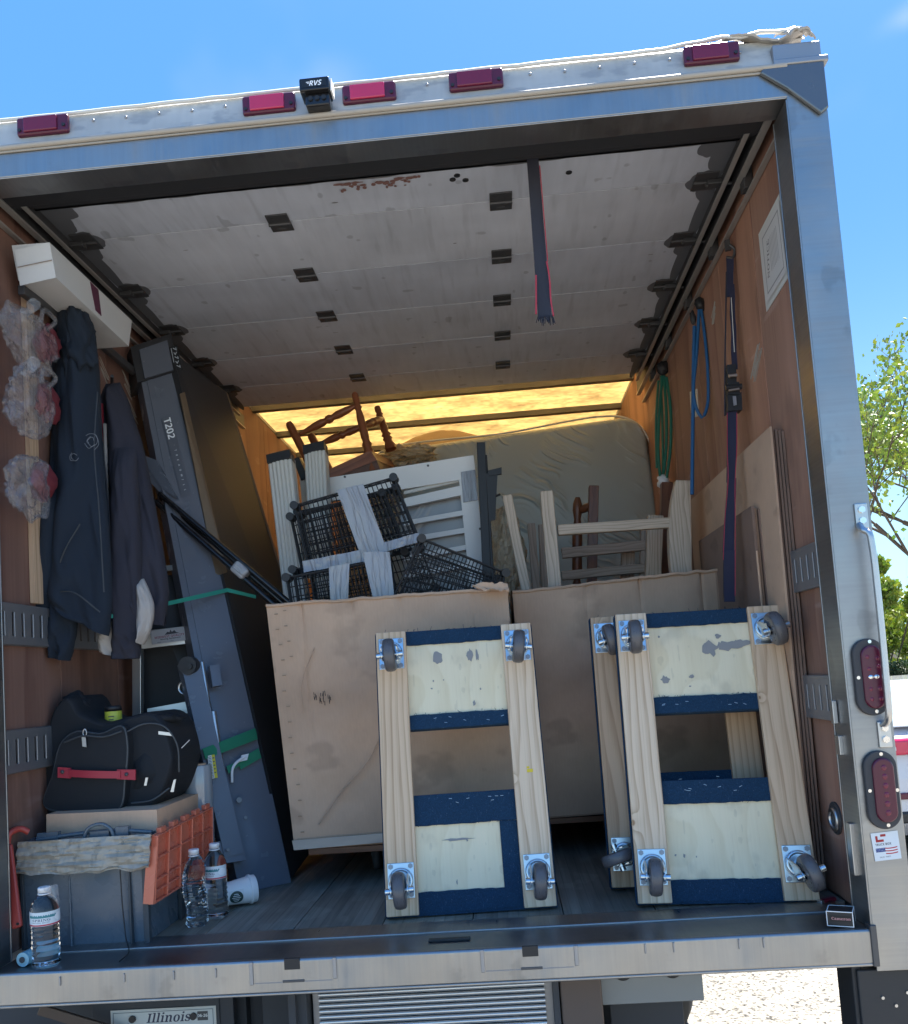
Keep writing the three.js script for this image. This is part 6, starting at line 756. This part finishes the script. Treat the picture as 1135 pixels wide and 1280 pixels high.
  parts(g, 'cord', [tube([[1.1327, 2.0695, -1.95], [1.0986, 1.8711, -1.94], [1.0781, 1.6762, -1.94], [1.0832, 1.5585, -1.94], [1.1121, 1.6734, -1.94], [1.1327, 1.8681, -1.94], [1.1403, 2.0688, -1.95]], 0.0075, 50, 7), tube([[1.147, 2.0534, -1.93], [1.1509, 1.8998, -1.92], [1.1341, 1.7055, -1.92], [1.1026, 1.5602, -1.92]], 0.0075, 30, 7), tube([[1.1136, 2.0507, -1.96], [1.082, 1.836, -1.95], [1.0674, 1.6208, -1.95]], 0.006, 24, 7), tube([[1.1271, 2.0734, -1.96], [1.1124, 1.8333, -1.95], [1.096, 1.5988, -1.95]], 0.006, 24, 7)], mat.greenCord);
  part(g, 'hook', [lump([1.1399, 2.1087, -1.95], 0.03, 0.035, 0.025, 0.3, 7, 2, 10), rod([1.1393, 2.1007, -1.95], [1.1708, 2.1537, -1.95], 0.006)], mat.black);
  part(g, 'knot', lump([1.0901, 1.5501, -1.94], 0.028, 0.03, 0.025, 0.5, 9, 3, 12), mat.cap);
  settle(g);
  part(truck.getObjectByName('box_truck') ?? truck, 'wall_tag', slab([[1.158, 1.851, -1.5311], [1.158, 1.8213, -1.398], [1.158, 1.7091, -1.4136], [1.158, 1.7379, -1.5461]], 0.002, null, [1, 0, 0]), mat.offwhite);
}
{ // little box and lighter on the sill
  const t = thing('cigarette_pack', 'small black pack with white edges lying on the right end of sill', 'pack'), w = 0.060, h = 0.036, d = 0.058;
  part(t, 'body', box(w, h, d, 0, h / 2, 0, null, 0.0015), mat.black);
  const e = 0.0015; part(t, 'white_edge', [[-1, 1], [1, 1]].flatMap(([a]) => [span(a * w / 2 - e, a * w / 2 + e * 0.3, 0, h, d / 2 - e, d / 2 + e * 0.3, null, 0)]).concat([span(-w / 2, w / 2, h - e, h + e * 0.3, d / 2 - e, d / 2 + e * 0.3, null, 0), span(-w / 2, w / 2, -e * 0.2, e, d / 2 - e, d / 2 + e * 0.4, null, 0), span(w / 2 - e, w / 2 + e * 0.4, h - e, h + e * 0.4, -d / 2, d / 2, null, 0), span(w / 2 - e, w / 2 + e * 0.4, 0, h, -d / 2, -d / 2 + e, null, 0), span(-w / 2, w / 2, h - e, h + e * 0.5, -d / 2, -d / 2 + e, null, 0), span(-w / 2 - e * 0.4, -w / 2 + e, h - e, h + e * 0.5, -d / 2, d / 2, null, 0)]), mat.white);
  part(t, 'name_print', decal([[-0.024, 0.026, d / 2 + 0.0006], [0.024, 0.026, d / 2 + 0.0006], [0.024, 0.012, d / 2 + 0.0006], [-0.024, 0.012, d / 2 + 0.0006]], 0.0006), M([1, 1, 1], 0.5, { map: print(256, 80, (x, w2, h2) => { x.fillStyle = '#121316'; x.fillRect(0, 0, w2, h2); x.fillStyle = '#c98f8f'; x.font = 'bold 52px serif'; x.fillText('Cameron', 20, 58); }) }));
  t.position.set(1.070, 0.0045, -0.050); t.rotation.y = -0.42;
  const l = thing('lighter', 'tiny dark red lighter lying on the deck behind the black pack', 'lighter'); part(l, 'body', box(0.05, 0.012, 0.02, 0, 0.006, 0, null, 0.005), M([0.16, 0.012, 0.03], 0.3)); part(l, 'metal_end', box(0.012, 0.010, 0.018, -0.028, 0.006, 0, null, 0.002), mat.plainSteel); l.position.set(1.112, 0.0005, -0.262); l.rotation.y = 0.5;
}

// ================================================================ beyond the truck: car, hedge, trees, low building
{
  const car = thing('parked_car', 'white parked car beyond the right corner post, its red tail light showing', 'car'), X0 = 2.92, wd = 1.78, Z0 = -4.75;
  const prof = [[0, 0.32], [0.02, 0.62], [0.06, 0.95], [0.16, 1.02], [0.75, 1.40], [1.1, 1.46], [2.1, 1.47], [3.1, 1.02], [4.15, 0.86], [4.35, 0.6], [4.38, 0.3], [3.95, 0.22], [3.6, 0.22], [3.55, 0.45], [3.25, 0.6], [2.95, 0.45], [2.9, 0.22], [1.35, 0.22], [1.3, 0.45], [1.0, 0.6], [0.7, 0.45], [0.65, 0.22], [0.1, 0.24]];
  const sh = new THREE.Shape(); prof.map(([a, b]) => [a, b > 0.7 ? 0.7 + (b - 0.7) * 0.76 : b]).forEach(([a, b], i) => (i ? sh.lineTo(a, b) : sh.moveTo(a, b))); sh.closePath();
  const body = new THREE.ExtrudeGeometry(sh, { depth: wd - 0.2, bevelEnabled: true, bevelSize: 0.06, bevelThickness: 0.10, bevelSegments: 5 }).rotateY(Math.PI / 2).translate(X0 + 0.1, GY, Z0);
  part(car, 'body', uvBox(body), mat.carPaint);
  part(car, 'rear_window', slab([[X0 + 0.28, GY + 1.30, Z0 - 0.655], [X0 + wd - 0.28, GY + 1.30, Z0 - 0.655], [X0 + wd - 0.16, GY + 1.02, Z0 - 0.07], [X0 + 0.16, GY + 1.02, Z0 - 0.07]], 0.01), mat.carGlass);
  for (const s of [0, 1]) { const x = s ? X0 + wd - 0.26 : X0 + 0.26; part(car, 'tail_light', [box(0.46, 0.13, 0.10, x, GY + 0.87, Z0 + 0.02, null, 0.03)], mat.redGlass); part(car, 'lamp_band', box(0.12, 0.035, 0.02, x + (s ? 0.05 : -0.05), GY + 0.86, Z0 + 0.07, null, 0.008), mat.cap); part(car, 'side_window', span(s ? X0 + wd - 0.015 : X0 - 0.005, s ? X0 + wd + 0.005 : X0 + 0.015, GY + 0.96, GY + 1.20, Z0 - 2.3, Z0 - 0.95, null, 0.03), mat.carGlass); for (const z of [1.0, 3.25]) { const w = part(car, 'wheel', lathe([[0.18, -0.1], [0.29, -0.1], [0.32, -0.06], [0.32, 0.06], [0.29, 0.1], [0.18, 0.1]], 32).rotateZ(Math.PI / 2).translate(s ? X0 + wd - 0.1 : X0 + 0.1, GY + 0.32, Z0 - z), mat.tyre); part(w, 'rim', lathe([[0.001, -0.09], [0.19, -0.08], [0.19, 0.08], [0.001, 0.09]], 20).rotateZ(Math.PI / 2).translate(s ? X0 + wd - 0.1 : X0 + 0.1, GY + 0.32, Z0 - z), mat.alu); } }
  part(car, 'bumper', [box(wd - 0.3, 0.09, 0.06, X0 + wd / 2, GY + 0.34, Z0 + 0.05, null, 0.02)], mat.carBlack); part(car, 'reflector', [box(0.26, 0.05, 0.03, X0 + 0.22, GY + 0.50, Z0 + 0.055, null, 0.01), box(0.26, 0.05, 0.03, X0 + wd - 0.22, GY + 0.50, Z0 + 0.055, null, 0.01)], mat.darkRedLens);
  settle(car);
}
function leafCloud(parent, name, m, n, size, put) {
  const g = new THREE.BufferGeometry(); g.setAttribute('position', new THREE.Float32BufferAttribute([0, 0, 0, -0.35, 0.5, 0.08, 0, 1, 0, 0, 0, 0, 0, 1, 0, 0.35, 0.5, 0.08], 3)); g.computeVertexNormals();
  const im = new THREE.InstancedMesh(g, m, n), o = new THREE.Object3D(), c = new THREE.Color();
  for (let i = 0; i < n; i++) { const p = put(i); o.position.set(...p); o.rotation.set(rr(-1.2, 1.2), rr(0, 6.28), rr(-1.6, 1.6)); o.scale.setScalar(size * rr(0.6, 1.35)); o.updateMatrix(); im.setMatrixAt(i, o.matrix); const k = rr(0.7, 1.3), y = rr(0.85, 1.3); im.setColorAt(i, c.setRGB(k * y, k, k * 0.8)); }
  im.name = name; im.userData.kind = 'stuff'; im.castShadow = true; parent.add(im); return im;
}
function tree(label, base, H, spread, opt) {
  const t = thing('tree', label, 'tree'), tips = [];
  t.position.set(...base);
  const trunk = [], limbs = [];
  const grow = (a, dir, len, r, lev) => {
    const pts = [a.clone()], d = dir.clone(); let p = a.clone(); const n = lev ? 4 : 5;
    for (let k = 0; k < n; k++) { d.x += rr(-0.18, 0.18); d.z += rr(-0.18, 0.18); d.y += lev ? 0.05 : 0.03; d.normalize(); p = p.clone().addScaledVector(d, len / n); pts.push(p); }
    for (let k = 0; k < n; k++) (lev ? limbs : trunk).push(rod(pts[k], pts[k + 1], r * (1 - 0.6 * (k + 1) / n), lev > 1 ? 5 : 8, r * (1 - 0.6 * k / n)));
    if (lev >= 2) for (let k = 1; k <= n; k++) tips.push([pts[k], lev]);
    if (lev < 4) { const c = lev === 0 ? opt.limbs : lev === 1 ? 5 : 4; for (let k = 0; k < c; k++) { const u = lev === 0 ? 0.38 + 0.62 * k / c : 0.3 + 0.7 * (k + 0.5) / c, f = u * n, i = Math.min(n - 1, Math.floor(f)), q = pts[i].clone().lerp(pts[i + 1], f - i), an = k * 2.4 + rr(-0.5, 0.5), up = lev === 0 ? rr(0.35, 0.8) : rr(0.0, 0.6); const nd = new THREE.Vector3(Math.cos(an), up, Math.sin(an)).addScaledVector(d, lev ? 0.8 : 0.1).normalize(); grow(q, nd, len * rr(0.5, 0.68), r * (lev ? 0.5 : 0.45), lev + 1); } }
  };
  grow(new THREE.Vector3(0, 0, 0), new THREE.Vector3(0.03, 1, 0), H * 0.72, opt.r, 0);
  part(t, 'trunk', trunk, mat.bark); part(t, 'branches', limbs, mat.bark).userData.kind = 'stuff';
  const use = tips.filter(([p]) => p.y > opt.leafMin);
  leafCloud(t, 'leaves', opt.m ?? mat.leaf, opt.leaves, opt.size, () => { const [p] = use[Math.floor(rnd() * use.length)]; return [p.x + rr(-0.16, 0.16), p.y + rr(-0.14, 0.12), p.z + rr(-0.16, 0.16)]; });
  return t;
}
tree('leafy young tree with sparse yellow-green crown behind the white car', [7.55, GY, -12.2], 6.4, 2, { limbs: 8, r: 0.11, leaves: 17000, size: 0.10, leafMin: 1.3 });
for (const [x, z, hh, w, label] of [[7.7, -16.4, 3.3, 1.9, 'bright green shrub just above the hedge, nearest the corner post'], [10.3, -17.4, 3.6, 1.9, 'bright green shrub above the hedge, farther right of the corner post']]) {
  const t = thing('shrub', label, 'shrub'); t.position.set(x, GY, z); const cl = [...Array(34)].map(() => { const a = rr(0, 6.28), q = Math.sqrt(rnd()) * w, y = rr(0.5, hh); return [Math.cos(a) * q * Math.sin(Math.PI * clamp(y / hh * 0.8 + 0.18)), y, Math.sin(a) * q * 0.8, rr(0.2, 0.42)]; });
  part(t, 'stems', cl.map((c) => rod([c[0] * 0.1, 0, c[2] * 0.1], [c[0], c[1], c[2]], 0.008, 5, 0.02)), mat.bark).userData.kind = 'stuff';
  leafCloud(t, 'leaves', mat.leaf, 17000, 0.11, () => { const c = cl[Math.floor(rnd() * cl.length)], a = rr(0, 6.28), b = Math.acos(rr(-1, 1)), q = c[3] * Math.pow(rnd(), 0.4); return [c[0] + q * Math.sin(b) * Math.cos(a), Math.max(0.1, c[1] + q * Math.cos(b)), c[2] + q * Math.sin(b) * Math.sin(a)]; });
}
{
  const h = thing('hedge', 'clipped dark green hedge along the edge of the parking lot', 'hedge'); h.position.set(9, GY, -15);
  part(h, 'mass', box(16, 1.22, 0.9, 0, 0.62, 0, null, 0.2), mat.hedge);
  leafCloud(h, 'leaves', mat.hedge, 26000, 0.06, () => { const top = rnd() < 0.3; return [rr(-5, 1.5), top ? 1.25 + rr(-0.05, 0.08) : rr(0.05, 1.28), top ? rr(-0.45, 0.45) : 0.46 + rr(-0.06, 0.06)]; });
  const b = thing('low_building', 'low tan stuccoed building far behind the hedge', 'building'); part(b, 'wall', [span(12, 40, GY, GY + 2.1, -42, -36)], mat.stucco); part(b, 'roof', [slab([[11, GY + 2.45, -40], [41, GY + 2.45, -40], [41, GY + 2.1, -35.6], [11, GY + 2.1, -35.6]], 0.2)], mat.stucco); for (let k = 0; k < 6; k++) part(b, 'window', span(14 + k * 4, 15.6 + k * 4, GY + 0.8, GY + 1.7, -36.0, -35.96), mat.carGlass); settle(b);
}

renderer.render(scene, camera);
